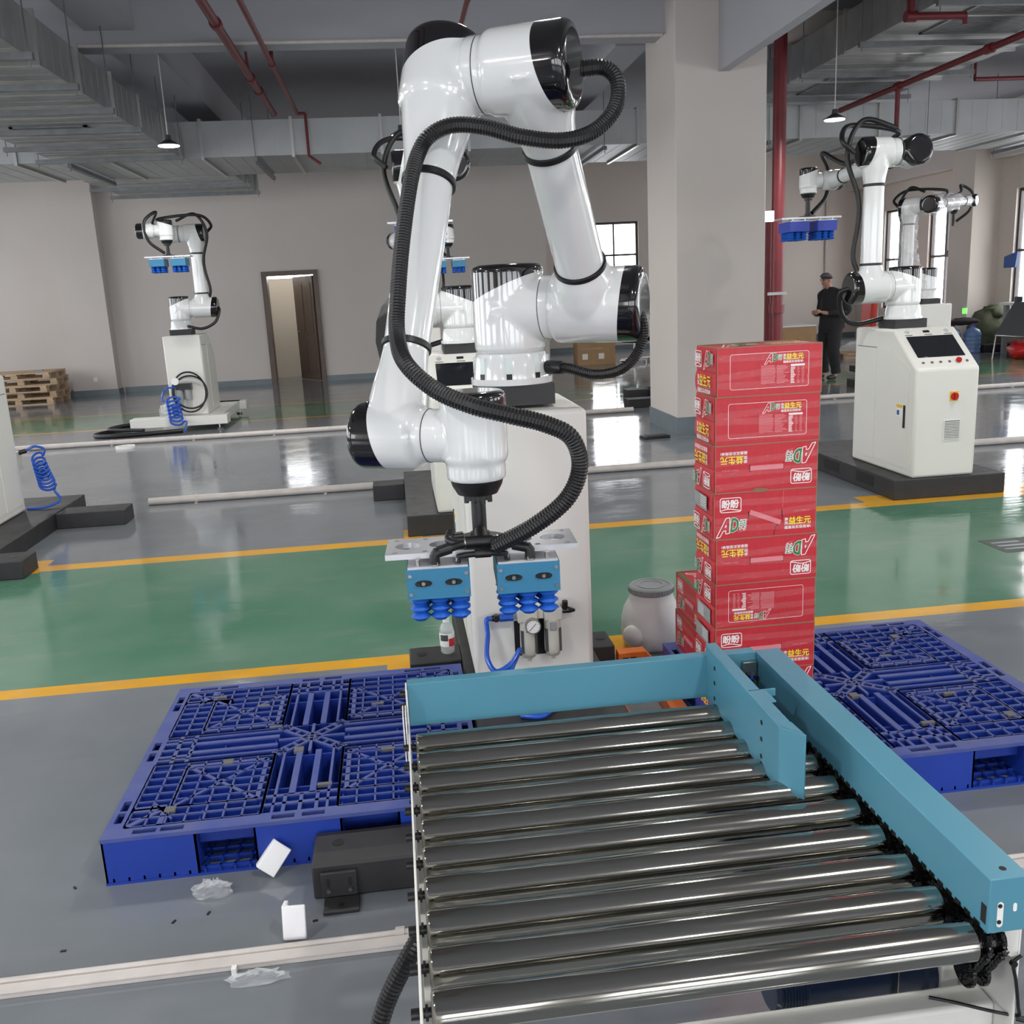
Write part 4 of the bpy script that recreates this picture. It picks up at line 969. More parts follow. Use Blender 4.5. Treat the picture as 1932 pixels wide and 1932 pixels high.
for k in range(2):
    m.tube([(-2.80 + 0.02 * k + 0.22 * math.cos(t), 13.36 - 0.02 * k, 0.52 + (0.27 - 0.05 * k) * math.sin(t)) for t in [2 * PI * i / 32 for i in range(33)]], 0.012, 6)
tag(m.build('cable_loop', M['black_rub'], None, smooth=60, base=(-2.8, 13.36, 0.25)), 'black cable loops hung on the distant left cabinet', 'cable')
h = MB(); pts = [(-2.96, 13.30, 0.60), (-3.10, 13.30, 0.58), (-3.14, 13.28, 0.42)]
for k in range(60):
    t = k / 59; an = 2 * PI * 6 * t; pts.append((-3.0 + 0.02 * t + 0.085 * math.cos(an), 13.22 + 0.02 * math.sin(an), 0.44 - 0.30 * t + 0.05 * math.sin(an)))
pts += [(-2.84, 13.18, 0.14), (-2.80, 12.8, 0.06)]
h.tube(bez(pts, 3), 0.013, 7)
tag(h.build('air_hose', M['blue_hose'], None, smooth=60, base=(-3.0, 13.22, 0.06)), 'blue spiral air hose dangling from the distant left cabinet', 'hose')
m = MB(); m.tube(bez([(-3.75, 13.75, 0.03), (-3.95, 13.5, 0.03), (-4.05, 13.2, 0.03), (-3.8, 13.0, 0.03), (-3.3, 13.05, 0.03), (-2.9, 13.15, 0.03)], 8), 0.03, 8); m.tube(bez([(-3.68, 13.8, 0.08), (-3.85, 13.62, 0.08), (-3.88, 13.3, 0.08), (-3.4, 13.12, 0.07)], 8), 0.025, 8)
tag(m.build('cable_bundle', M['black_rub'], None, smooth=60, base=(-3.6, 13.3, 0)), 'black cable bundle lying left of the distant white base', 'cable')
# machines standing further off that are mostly hidden
foot_frame('black base under the distant robot hidden behind the foreground forearm', [((0.05, 13.2, 0.0), (0.80, 14.9, 0.13))])
cabinet('white cabinet of the distant robot hidden behind the foreground forearm', 0.16, 13.25, 0.13, False, detail=False)
foot_frame('black base under the film wrapped distant robot', [((6.7, 12.0, 0.0), (7.7, 13.6, 0.13))])
cabinet('white cabinet under the film wrapped distant robot', 6.95, 12.15, 0.13, False, detail=False)
foot_frame('low black base beam left of the white column far behind', [((3.12, 12.7, 0.0), (3.75, 12.95, 0.12)), ((3.40, 13.9, 0.0), (3.95, 14.15, 0.12)), ((3.75, 12.6, 0.0), (4.3, 14.3, 0.12))])
foot_frame('black foot beam on a levelling foot beside the standing man', [((7.50, 14.85, 0.07), (8.4, 15.15, 0.17)), ((8.0, 14.9, 0.17), (8.12, 15.02, 0.8))], feet=[(7.62, 15.0)])
# ------------------------------------------------------------------ roller conveyor
cv = thing('roller_conveyor', 'roller conveyor with teal side guards and ten chromed rollers in the foreground', 'conveyor', (0.43, 1.68, 0))
ZR, RY = 0.62, [1.207 + 0.0947 * k for k in range(10)]
XL, XR = -0.018, 0.828
m = MB(); m.lathe([(0.001, 0), (0.025, 0), (0.0285, 0.002), (0.030, 0.006), (0.030, XR - XL - 0.046), (0.0303, XR - XL - 0.044), (0.0303, XR - XL - 0.001), (0.0285, XR - XL), (0.001, XR - XL)], axis=(1, 0, 0), seg=40)
ROLL = m.mesh('roller', M['chrome'], 40)
m = MB(); m.lathe([(0.001, -0.013), (0.0075, -0.013), (0.0075, -0.009), (0.012, -0.009), (0.012, -0.005), (0.0075, -0.005), (0.0075, XR - XL + 0.07), (0.001, XR - XL + 0.07)], axis=(1, 0, 0), seg=12)
AXLE = m.mesh('axle', M['black_pl'], 40)
m = MB()
for x in (XR - XL + 0.012, XR - XL + 0.036):
    prof = []
    for k in range(36):
        a = 2 * PI * k / 36; r = 0.034 if k % 2 else 0.029; prof.append((r * math.cos(a), r * math.sin(a)))
    m.prism(prof, x, x + 0.006, mtx=Matrix(((0, 0, 1, 0), (1, 0, 0, 0), (0, 1, 0, 0), (0, 0, 0, 1))))
m.cyl((XR - XL, 0, 0), (XR - XL + 0.05, 0, 0), 0.021, seg=14)
SPROCK = m.mesh('sprocket', M['grease'])
BOLT = MB().cyl((0, 0, 0), (-0.014, 0, 0), 0.0085, seg=10).mesh('bolt', M['black_pl'], 40)
for y in RY:
    mt = Matrix.Translation((XL, y, ZR)) @ Matrix.Rotation(random.uniform(0, 6), 4, 'X')
    r = part('roller', ROLL, cv, mt); subpart('axle', AXLE, r, Matrix.Identity(4)); subpart('sprocket', SPROCK, r, Matrix.Identity(4))
sf = MB().box((-0.0345, 1.10, 0.50), (-0.0305, 2.15, 0.655)).build('side_frame', M['cab_white'], cv, bevel=0.001)
sb = MB(); sb.box((-0.0305, 1.10, 0.50), (-0.0195, 2.15, 0.504)); sb.build('frame_lip', M['cab_white'], sf)
for y in RY: part('bolt', BOLT, cv, Matrix.Translation((-0.0345, y, ZR)))
MB().box((-0.0345, 2.11, 0.655), (-0.0305, 2.15, 0.745)).build('end_bracket', M['cab_white'], sf)
for z in (0.725, 0.69): part('bolt', BOLT, cv, Matrix.Translation((-0.0345, 2.13, z)))
for dx in (0.0, 0.006): MB().box((-0.045 + dx, 2.06, 0.585), (-0.042 + dx, 2.12, 0.70)).build('adjuster_plate', M['cab_white'], sf)
# far guard, right guard, side guide
m = MB(); m.box((-0.029, 2.138, 0.636), (0.838, 2.142, 0.745)); m.box((-0.029, 2.142, 0.741), (0.838, 2.170, 0.745)); m.build('far_guard', M['teal'], cv, bevel=0.0012)
rg = MB(); rg.box((0.838, 1.181, 0.65), (0.903, 2.152, 0.744)); rgo = rg.build('chain_guard', M['teal'], cv, bevel=0.0015)
MB().box((0.8375, 1.186, 0.663), (0.8384, 1.199, 0.695)).build('inspection_opening', M['ink_black'], rgo)
m = MB(); m.prism([(0.005 * math.cos(a), (0.0165 if math.sin(a) > 0 else -0.0165) + 0.005 * math.sin(a)) for a in [2 * PI * i / 20 for i in range(20)]], 0, 0.001, mtx=Matrix.Translation((0.857, 1.181, 0.682)) @ Matrix.Rotation(PI / 2, 4, 'X'))
m.build('slot', M['stick_white'], rgo)
for z in (0.698, 0.670): MB().cyl((0.8555, 1.1805, z), (0.8555, 1.1785, z), 0.0035, seg=8).build('screw', M['ink_black'], rgo)
MB().prism([(0.003 * math.cos(a), (0.004 if math.sin(a) > 0 else -0.004) + 0.003 * math.sin(a)) for a in [2 * PI * i / 16 for i in range(16)]], 0, 0.001, mtx=Matrix.Translation((0.881, 1.181, 0.692)) @ Matrix.Rotation(PI / 2, 4, 'X')).build('slot', M['stick_white'], rgo)
MB().cyl((0.873, 1.205, 0.7438), (0.873, 1.205, 0.7446), 0.0055, seg=14).build('hole', M['ink_black'], rgo)
m = MB(); m.box((0.710, 1.683, 0.632), (0.714, 2.142, 0.772)); m.box((0.714, 1.70, 0.768), (0.740, 2.155, 0.772)); m.box((0.714, 1.86, 0.755), (0.775, 1.864, 0.772)); m.box((0.740, 1.80, 0.768), (0.752, 1.862, 0.772))
m.beam((0.712, 1.684, 0.702), (0.746, 1.637, 0.702), 0.004, 0.140); m.prism([(0.712, 1.70), (0.712, 1.683), (0.7465, 1.6355), (0.742, 1.70)], 0.768, 0.772)
sg = m.build('side_guide', M['teal'], cv, bevel=0.0008)
for y in (2.075, 1.775):
    for z in (0.738, 0.70, 0.660): MB().cyl((0.710, y, z), (0.7092, y, z), 0.0055, seg=12).build('hole', M['ink_black'], sg)
for y in (2.02, 1.70): MB().box((0.716, y, 0.628), (0.73, y + 0.05, 0.645)).build('guide_foot', M['teal'], sg)
m = MB(); m.box((0.80, 2.122, 0.655), (0.835, 2.138, 0.725)); so = m.build('sensor_bracket', M['steel'], cv, bevel=0.001)
m = MB(); m.box((0.806, 2.10, 0.668), (0.818, 2.122, 0.70)); m.cyl((0.827, 2.122, 0.69), (0.827, 2.105, 0.69), 0.006, seg=10); m.build('sensor', M['black_pl'], so)
MB().box((0.81, 2.098, 0.69), (0.816, 2.1, 0.70)).build('sensor_window', M['blue_hose'], so)
# drive chain: every link is real, joined because there are hundreds
m = MB()
for xs in (XL + (XR - XL) + 0.015, XL + (XR - XL) + 0.039):
    for zs in (ZR + 0.033, ZR - 0.033):
        y = RY[0]; k = 0
        while y < RY[-1]:
            w = 0.0035 if k % 2 else 0.0055
            for s in (-1, 1): m.box((xs + s * w - 0.001, y - 0.0075, zs - 0.0042), (xs + s * w + 0.001, y + 0.0075, zs + 0.0042))
            m.box((xs - 0.004, y - 0.0085, zs - 0.003), (xs + 0.004, y - 0.004, zs + 0.003)); y += 0.0127; k += 1
    p, q = Vector((xs, RY[0] - 0.024, ZR - 0.012)), Vector((xs, RY[0] + 0.012, 0.545))
    for (pp, qq) in ((p, q), (p + Vector((0, 0.025, -0.02)), q + Vector((0, 0.025, 0.0)))):
        n = 6
        for k in range(n):
            c = pp.lerp(qq, k / n); d = (qq - pp).normalized() * 0.0075; w = 0.0035 if k % 2 else 0.0055
            for s in (-1, 1): m.beam(c + Vector((s * w, 0, 0)) - d, c + Vector((s * w, 0, 0)) + d, 0.002, 0.0085, up=(1, 0, 0))
            m.beam(c - Vector((0.004, 0, 0)), c + Vector((0.004, 0, 0)), 0.006, 0.006)
for xs in (XR + 0.012, XR + 0.036): m.cyl((xs, RY[0] + 0.03, 0.545), (xs + 0.006, RY[0] + 0.03, 0.545), 0.030, seg=18)
ch = m.build('drive_chain', M['grease'], cv); ch['kind'] = 'stuff'
MB().box((0.903, 1.195, 0.42), (0.907, 2.15, 0.66)).build('side_plate', M['cab_white'], cv, bevel=0.001)
m = MB(); m.add([(0.858, 1.196, 0.655), (0.903, 1.196, 0.655), (0.903, 1.196, 0.592), (0.893, 1.196, 0.590), (0.858, 1.196, 0.618), (0.858, 1.200, 0.655), (0.903, 1.200, 0.655), (0.903, 1.200, 0.592), (0.893, 1.200, 0.590), (0.858, 1.200, 0.618)],
      [(0, 1, 2, 3, 4), (9, 8, 7, 6, 5), (0, 5, 6, 1), (1, 6, 7, 2), (2, 7, 8, 3), (3, 8, 9, 4), (4, 9, 5, 0)]); m.build('end_plate', M['cab_white'], cv)
MB().box((-0.030, 1.237, 0.385), (0.903, 1.290, 0.47)).build('cross_beam', M['cab_white'], cv, bevel=0.008, seg=3)
MB().box((-0.030, 2.03, 0.385), (0.903, 2.08, 0.47)).build('cross_beam', M['cab_white'], cv, bevel=0.008, seg=3)
for x in (-0.028, 0.85):
    for y in (1.24, 2.03):
        MB().box((x, y, 0.02), (x + 0.05, y + 0.05, 0.39)).build('leg', M['cab_white'], cv, bevel=0.004)
        m = MB(); m.cyl((x + 0.025, y + 0.025, 0), (x + 0.025, y + 0.025, 0.02), 0.035, seg=14); m.build('foot', M['black_rub'], cv, smooth=40)
MB().box((0.868, 1.335, 0.40), (0.902, 1.37, 0.535)).build('bearing_stand', M['cab_white'], cv, bevel=0.004)
mo = MB().lathe([(0.001, 0), (0.050, 0), (0.056, 0.006), (0.056, 0.055), (0.050, 0.060), (0.050, 0.27), (0.058, 0.275), (0.058, 0.30), (0.001, 0.30)], (0.575, 1.40, 0.43), (1, 0, 0), seg=28).build('motor', M['motor_blue'], cv, smooth=40)
m = MB()
for k in range(9): m.lathe([(0.046, 0.006 + k * 0.0055), (0.0575, 0.006 + k * 0.0055), (0.0575, 0.009 + k * 0.0055), (0.046, 0.009 + k * 0.0055)], (0.575, 1.40, 0.43), (1, 0, 0), seg=24)
m.build('cooling_fins', M['motor_blue'], mo)
m = MB(); m.cyl((0.75, 1.345, 0.475), (0.775, 1.345, 0.475), 0.008, seg=10); m.build('cable_gland', M['steel'], mo, smooth=40)
MB().box((0.79, 1.34, 0.40), (0.792, 1.46, 0.49)).build('motor_band', M['steel'], mo)
ct = MB(); ct.tube(bez([(0.80, 1.262, 0.475), (0.835, 1.245, 0.474), (0.885, 1.215, 0.474), (0.915, 1.20, 0.476), (0.909, 1.192, 0.50), (0.900, 1.190, 0.55), (0.893, 1.190, 0.583), (0.903, 1.186, 0.60)], 8), 0.0028, 8)
ct.cyl((0.893, 1.193, 0.583), (0.893, 1.186, 0.583), 0.0055, seg=10); ct.cyl((0.912, 1.199, 0.472), (0.922, 1.193, 0.472), 0.005, seg=8)
ct.build('cable_tie', M['black_pl'], cv, smooth=60)
hb = MB(); ribbed(hb, [(0.06, 1.80, 0.40), (0.0, 1.79, 0.37), (-0.06, 1.76, 0.30), (-0.12, 1.74, 0.20), (-0.16, 1.70, 0.10), (-0.20, 1.62, 0.035), (-0.26, 1.45, 0.03), (-0.36, 1.2, 0.03)], 0.021, 0.009, 0.003, 12)
tag(hb.build('cable_conduit', M['black_rub'], None, base=(-0.2, 1.6, 0)), 'black corrugated cable conduit dropping from the conveyor frame to the floor', 'cable')

# ------------------------------------------------------------------ plastic pallets
def pallet(x0, y0, W, D, label, group=None):
    H = 0.15
    root = thing('plastic_pallet', label, 'pallet', (x0 + W / 2, y0 + D / 2, 0), group)
    X, Y = lambda v: x0 + v, lambda v: y0 + v
    top = MB(); rib = MB()      # 0 = worn top edge, deep ribs below
    def bar(xa, ya, xb, yb, w=0.005, h=0.065):
        top.beam((X(xa), Y(ya), H - 0.003), (X(xb), Y(yb), H - 0.003), w + 0.0012, 0.006); rib.beam((X(xa), Y(ya), H - 0.006 - h / 2), (X(xb), Y(yb), H - 0.006 - h / 2), w, h)
    F = 0.055                    # solid rim with hand slots
    def rimx(ya, yb):
        cuts = []; u = 0.06
        for c in (0.12, 0.20, W / 2 - 0.045, W / 2 + 0.045, W - 0.20, W - 0.12): cuts.append((c - 0.034, c + 0.034))
        e = 0.0
        for a, b in cuts:
            top.box((X(e), Y(ya), H - 0.012), (X(a), Y(yb), H)); top.box((X(a), Y(ya), H - 0.012), (X(b), Y(ya) + 0.016, H)); top.box((X(a), Y(yb) - 0.016, H - 0.012), (X(b), Y(yb), H)); e = b
        top.box((X(e), Y(ya), H - 0.012), (X(W), Y(yb), H))
    def rimy(xa, xb):
        cuts = [(c - 0.03, c + 0.03) for c in (0.115, 0.185, D / 2 - 0.04, D / 2 + 0.04, D - 0.185, D - 0.115)]; e = F
        for a, b in cuts:
            top.box((X(xa), Y(e), H - 0.012), (X(xb), Y(a), H)); top.box((X(xa), Y(a), H - 0.012), (X(xa) + 0.016, Y(b), H)); top.box((X(xb) - 0.016, Y(a), H - 0.012), (X(xb), Y(b), H)); e = b
        top.box((X(xa), Y(e), H - 0.012), (X(xb), Y(D - F), H))
    rimx(0, F); rimx(D - F, D); rimy(0, F); rimy(W - F, W)
    # corner gussets
    for (cx, cy, sx, sy) in ((F, F, 1, 1), (W - F, F, -1, 1), (F, D - F, 1, -1), (W - F, D - F, -1, -1)):
        bar(cx, cy, cx + sx * 0.10, cy + sy * 0.10, 0.016); bar(cx, cy + sy * 0.10, cx + sx * 0.10, cy + sy * 0.10, 0.03); bar(cx + sx * 0.10, cy, cx + sx * 0.10, cy + sy * 0.10, 0.016)
        bar(cx, cy + sy * 0.10, cx + sx * 0.18, cy + sy * 0.10, 0.008); bar(cx + sx * 0.13, cy + sy * 0.03, cx + sx * 0.06, cy + sy * 0.13, 0.006)
    cw, cd = 0.115, 0.105        # half widths of the central cross
    xm, ym = W / 2, D / 2
    for (xa, xb) in ((F, xm - cw), (xm + cw, W - F)):
        for (ya, yb) in ((F, ym - cd), (ym + cd, D - F)):
            nx, ny = 7, 8
            for i in range(nx + 1): bar(xa + (xb - xa) * i / nx, ya, xa + (xb - xa) * i / nx, yb, 0.0075 if i in (0, nx) else 0.0045)
            for j in range(ny + 1): bar(xa, ya + (yb - ya) * j / ny, xb, ya + (yb - ya) * j / ny, 0.0075 if j in (0, ny) else 0.0045)
            ia, ib = (xa + (xb - xa) * 2 / 7, xa + (xb - xa) * 6.6 / 7) if xa < xm - cw - 0.01 and xa < 0.1 else (xa + (xb - xa) * 0.4 / 7, xa + (xb - xa) * 5 / 7)
            ja, jb = (ya + (yb - ya) * 2 / 8, ya + (yb - ya) * 7.4 / 8) if ya < 0.1 else (ya + (yb - ya) * 0.6 / 8, ya + (yb - ya) * 6 / 8)
            bar(ia, ja, ib, jb, 0.010); bar(ia, jb, ib, ja, 0.010)
            bar(ia, ja, ib, ja, 0.013); bar(ia, jb, ib, jb, 0.013); bar(ia, ja, ia, jb, 0.013); bar(ib, ja, ib, jb, 0.013)
    for xx in (xm - cw, xm - cw * 0.72, xm + cw * 0.72, xm + cw):
        bar(xx, F, xx, ym - cd * 0.8, 0.007); bar(xx, ym + cd * 0.8, xx, D - F, 0.007)
    for yy in (ym - cd, ym - cd * 0.72, ym + cd * 0.72, ym + cd):
        bar(F, yy, xm - cw * 0.8, yy, 0.007); bar(xm + cw * 0.8, yy, W - F, yy, 0.007)
    for s in (-1, 1):
        for o in (-0.032, 0.032):
            bar(xm + o, ym + s * cd, xm + o, ym + s * (D / 2 - F - 0.10), 0.019, 0.08); bar(xm + s * cw, ym + o, xm + s * (W / 2 - F - 0.10), ym + o, 0.017, 0.08)
        for q in (0.10, 0.05):
            bar(xm - cw, ym + s * (D / 2 - F - q), xm + cw, ym + s * (D / 2 - F - q), 0.012); bar(xm + s * (W / 2 - F - q), ym - cd, xm + s * (W / 2 - F - q), ym + cd, 0.012)
        for o in (-0.05, 0.0, 0.05):
            bar(xm + o, ym + s * (D / 2 - F - 0.10), xm + o, ym + s * (D / 2 - F), 0.010); bar(xm + s * (W / 2 - F - 0.10), ym + o, xm + s * (W / 2 - F), ym + o, 0.010)
    for (dx, dy) in ((cw, cd), (cw, -cd)):
        for o in (-0.011, 0.011): bar(xm - dx - o, ym - dy + (o if dy > 0 else -o), xm + dx - o, ym + dy + (o if dy > 0 else -o), 0.008)
        for t in (-0.7, -0.45, -0.2, 0.2, 0.45, 0.7): bar(xm + dx * t - 0.008, ym + dy * t + (0.008 if dy > 0 else -0.008), xm + dx * t + 0.008, ym + dy * t - (0.008 if dy > 0 else -0.008), 0.008)
    for (ya, yb) in ((ym - cd, ym + cd),): bar(xm, ya, xm, yb, 0.009); bar(xm - cw, ym, xm + cw, ym, 0.009)
    d = top.build('top_deck', M['pallet_top'], root); rib.build('deck_ribs', M['pallet'], d)
    # nine hollow blocks and the perimeter base
    bw = [(0.001, 0.27), (xm - 0.13, xm + 0.13), (W - 0.27, W - 0.001)]; bd = [(0.001, 0.22), (ym - 0.12, ym + 0.12), (D - 0.22, D - 0.001)]
    for i, (xa, xb) in enumerate(bw):
        for j, (ya, yb) in enumerate(bd):
            mb = MB()
            for (a, b, c, e) in ((xa, xb, ya, ya + 0.006), (xa, xb, yb - 0.006, yb), (xa, xa + 0.006, ya, yb), (xb - 0.006, xb, ya, yb)):
                mb.box((X(a), Y(c), 0.004), (X(b), Y(e), H - 0.012))
            mb.build('block', M['pallet'], root)
    low = MB()
    for (ya, yb) in bd:
        for k in range(5): yy = ya + (yb - ya) * (0.06 + 0.22 * k); low.box((X(0.01), Y(yy), 0.004), (X(W - 0.01), Y(yy) + 0.008, 0.020))
        n = 26
        for k in range(n): xx = 0.02 + (W - 0.045) * k / (n - 1); low.box((X(xx), Y(ya), 0.004), (X(xx) + 0.006, Y(yb), 0.020))
    for (xa, xb) in bw:
        for k in range(4): xx = xa + (xb - xa) * (0.1 + 0.25 * k); low.box((X(xx), Y(0.02), 0.004), (X(xx) + 0.008, Y(D - 0.02), 0.020))
    low.box((X(0.0), Y(-0.0015), 0.0), (X(W), Y(0.012), 0.008)); low.box((X(0.0), Y(D - 0.012), 0.0), (X(W), Y(D), 0.008)); low.box((X(0.0), Y(0), 0.0), (X(0.012), Y(D), 0.008)); low.box((X(W - 0.012), Y(0), 0.0), (X(W), Y(D), 0.008))
    low.build('bottom_deck', M['pallet'], root)
    for (px, py, r) in ((0.17, 0.14, 1), (0.30, 0.42, 1), (0.36, 0.86, 0), (0.18, 0.98, 0), (0.53, 0.46, 1), (0.43, 0.66, 0), (W - 0.30, 0.40, 0), (W - 0.20, 0.20, 1), (W - 0.34, 0.78, 0), (W - 0.20, 0.97, 1), (W - 0.50, 0.20, 0)):
        a, b = (0.020, 0.034) if r else (0.034, 0.016)
        MB().box((X(px) - a / 2 - 0.006, Y(py) - b / 2, H - 0.010), (X(px) + a / 2 + 0.006, Y(py) + b / 2, H + 0.001)).build('anti_slip_pad', M['pad_grey'], root)
    return root
pallet(-0.958, 2.612, 1.135, 1.10, 'empty blue plastic pallet on the floor left of the conveyor')
pallet(1.045, 2.60, 1.165, 1.13, 'blue plastic pallet right of the conveyor carrying the red cartons')

# ------------------------------------------------------------------ red drink cartons
def text_geo(body):
    c = bpy.data.curves.new('t', 'FONT'); c.body = body; c.resolution_u = 2
    o = bpy.data.objects.new('t', c); COL.objects.link(o); me = evaluated(o)
    v = [tuple(p.co) for p in me.vertices]; f = [tuple(p.vertices) for p in me.polygons]
    bpy.data.objects.remove(o); bpy.data.curves.remove(c); bpy.data.meshes.remove(me); return v, f
TCACHE = {}
INK = ['ink_white', 'ink_yellow', 'ink_green', 'ink_pale', 'ink_red', 'handle_tape', 'ink_black', 'dispenser_grey']
class Print:
    """flat print in the x (right) / z (up) plane, facing -y"""
    def __init__(s): s.m = MB()
    def put(s, v2, f, mi, lay): s.m.add([(x, -0.0004 - 0.00035 * lay, z) for x, z in v2], f, mi)
    def text(s, body, x0, x1, z0, z1, mi, lay=1, shear=0.0, bold=0.0):
        if body not in TCACHE: TCACHE[body] = text_geo(body)
        v, f = TCACHE[body]; xs = [p[0] for p in v]; ys = [p[1] for p in v]
        a, b, c, d = min(xs), max(xs), min(ys), max(ys)
        for (ox, oz) in ([(0, 0)] if not bold else [(bold * math.cos(t), bold * math.sin(t)) for t in [PI / 4 * k for k in range(8)]]):
            s.put([(x0 + (p[0] - a) / (b - a) * (x1 - x0) + shear * (p[1] - c) / (d - c) * (z1 - z0) + ox, z0 + (p[1] - c) / (d - c) * (z1 - z0) + oz) for p in v], f, mi, lay)
            lay += 0.02
    def rect(s, x0, x1, z0, z1, mi, lay=0): s.put([(x0, z0), (x1, z0), (x1, z1), (x0, z1)], [(0, 1, 2, 3)], mi, lay)
    def rrect(s, x0, x1, z0, z1, r, w, mi, lay=0):
        def ring(k):
            q = []
            for cx, cz, a0 in ((x1 - r, z1 - r, 0), (x0 + r, z1 - r, 90), (x0 + r, z0 + r, 180), (x1 - r, z0 + r, 270)):
                for i in range(5): a = math.radians(a0 + 22.5 * i); q.append((cx + (r - k) * math.cos(a), cz + (r - k) * math.sin(a)))
            return q
        o, i = ring(0), ring(w); n = len(o); s.put(o + i, [(k, (k + 1) % n, n + (k + 1) % n, n + k) for k in range(n)], mi, lay)
    def line(s, pts, w, mi, lay=0):
        for (a, b), (c, d) in zip(pts[:-1], pts[1:]):
            L = math.hypot(c - a, d - b); nx, nz = -(d - b) / L * w / 2, (c - a) / L * w / 2
            s.put([(a + nx, b + nz), (a - nx, b - nz), (c - nx, d - nz), (c + nx, d + nz)], [(0, 1, 2, 3)], mi, lay)
    def mesh(s, name): return s.m.mesh(name, [M[i] for i in INK])
def logo_AD(p, x0, x1, z0, z1):
    w, h = x1 - x0, z1 - z0; b = h * 0.045
    # A as an outlined slanted wedge letter, D in green, the third sign small
    A = [(x0, z0), (x0 + 0.34 * w, z0 + 0.98 * h), (x0 + 0.47 * w, z0 + 1.0 * h), (x0 + 0.46 * w, z0 + 0.22 * h), (x0 + 0.33 * w, z0 + 0.18 * h), (x0 + 0.33 * w, z0 + 0.36 * h), (x0 + 0.24 * w, z0 + 0.33 * h), (x0 + 0.13 * w, z0 + 0.04 * h)]
    p.line(A + A[:1], b * 0.9, 0, 1); p.line([(x0 + 0.30 * w, z0 + 0.52 * h), (x0 + 0.345 * w, z0 + 0.66 * h), (x0 + 0.345 * w, z0 + 0.53 * h), (x0 + 0.30 * w, z0 + 0.52 * h)], b * 0.7, 0, 1)
    p.text('D', x0 + 0.49 * w, x0 + 0.73 * w, z0 + 0.28 * h, z0 + 0.95 * h, 0, 1, 0.12, b * 1.1); p.text('D', x0 + 0.49 * w, x0 + 0.73 * w, z0 + 0.28 * h, z0 + 0.95 * h, 2, 3, 0.12, b * 0.55)
    p.text('钙', x0 + 0.78 * w, x1, z0 + 0.36 * h, z0 + 0.86 * h, 0, 1, 0.1, b * 0.8); p.text('钙', x0 + 0.78 * w, x1, z0 + 0.36 * h, z0 + 0.86 * h, 2, 3, 0.1)
    p.line([(x0 + 0.76 * w, z0 + 0.24 * h), (x1, z0 + 0.31 * h)], b * 0.5, 3, 1)
def slogan(p, x0, x1, z0, z1, small=True):
    w, h = x1 - x0, z1 - z0
    p.text('添', x0, x0 + 0.13 * w, z0 + 0.72 * h, z0 + h, 0, 1, 0, 0.0003); p.text('加', x0, x0 + 0.13 * w, z0 + 0.42 * h, z0 + 0.69 * h, 0, 1, 0, 0.0003)
    p.text('益生元', x0 + 0.16 * w, x1, z0 + 0.40 * h, z0 + 1.04 * h, 1, 1, 0, 0.0007)
    p.line([(x0, z0 + 0.335 * h), (x1, z0 + 0.335 * h)], 0.0005, 0, 1)
    p.text('健康其实很简单!', x0, x1, z0, z0 + 0.27 * h, 0, 1, 0, 0.0002)
def brand(p, x0, x1, z0, z1):
    w, h = x1 - x0, z1 - z0
    p.rrect(x0, x1, z0, z1, h * 0.16, h * 0.05, 0, 1)
    p.text('盼盼', x0 + 0.10 * w, x0 + 0.86 * w, z0 + 0.30 * h, z0 + 0.84 * h, 0, 1, 0.06, 0.0011)
    p.line([(x0 + w * t, z0 + h * (0.17 + 0.07 * math.sin(5.2 * t - 0.6))) for t in [i / 14 for i in range(15)]], h * 0.06, 0, 1)
BWX, BDY, BHZ = 0.357, 0.20, 0.160
pa = Print(); a0, z0 = -BWX / 2, -BHZ / 2; U = lambda t: a0 + t * BWX; V = lambda t: z0 + (1 - t) * BHZ
pa.rrect(U(.12), U(.875), V(.86), V(.14), 0.008, 0.0013, 0)
logo_AD(pa, U(.445), U(.61), V(.38), V(.16)); slogan(pa, U(.625), U(.82), V(.37), V(.185))
for k in range(13): pa.rect(U(.415), U(.415) + BWX * random.uniform(.125, .14), V(.415 + k * .029), V(.401 + k * .029), 3)
for k in range(13): pa.rect(U(.565), U(.565) + BWX * random.uniform(.06, .125), V(.425 + k * .029), V(.411 + k * .029), 3)
pa.rect(U(.70), U(.835), V(.44), V(.40), 0)
for k in range(11):
    pa.rect(U(.70), U(.70) + BWX * random.uniform(.025, .05), V(.475 + k * .031), V(.458 + k * .031), 0)
    pa.rect(U(.765), U(.765) + BWX * random.uniform(.012, .025), V(.475 + k * .031), V(.462 + k * .031), 3); pa.rect(U(.805), U(.83), V(.475 + k * .031), V(.462 + k * .031), 3)
pa.rect(U(.86), U(.864), V(.72), V(.62), 3)
PRINT_A = pa.mesh('print')
pb = Print()
brand(pb, U(.055), U(.265), V(.42), V(.10)); logo_AD(pb, U(.02), U(.305), V(.96), V(.53)); slogan(pb, U(.69), U(.95), V(.87), V(.62))
pb.text('扫码了解更多', U(.78), U(.94), V(.50), V(.465), 3, 1)
PRINT_B = pb.mesh('print')
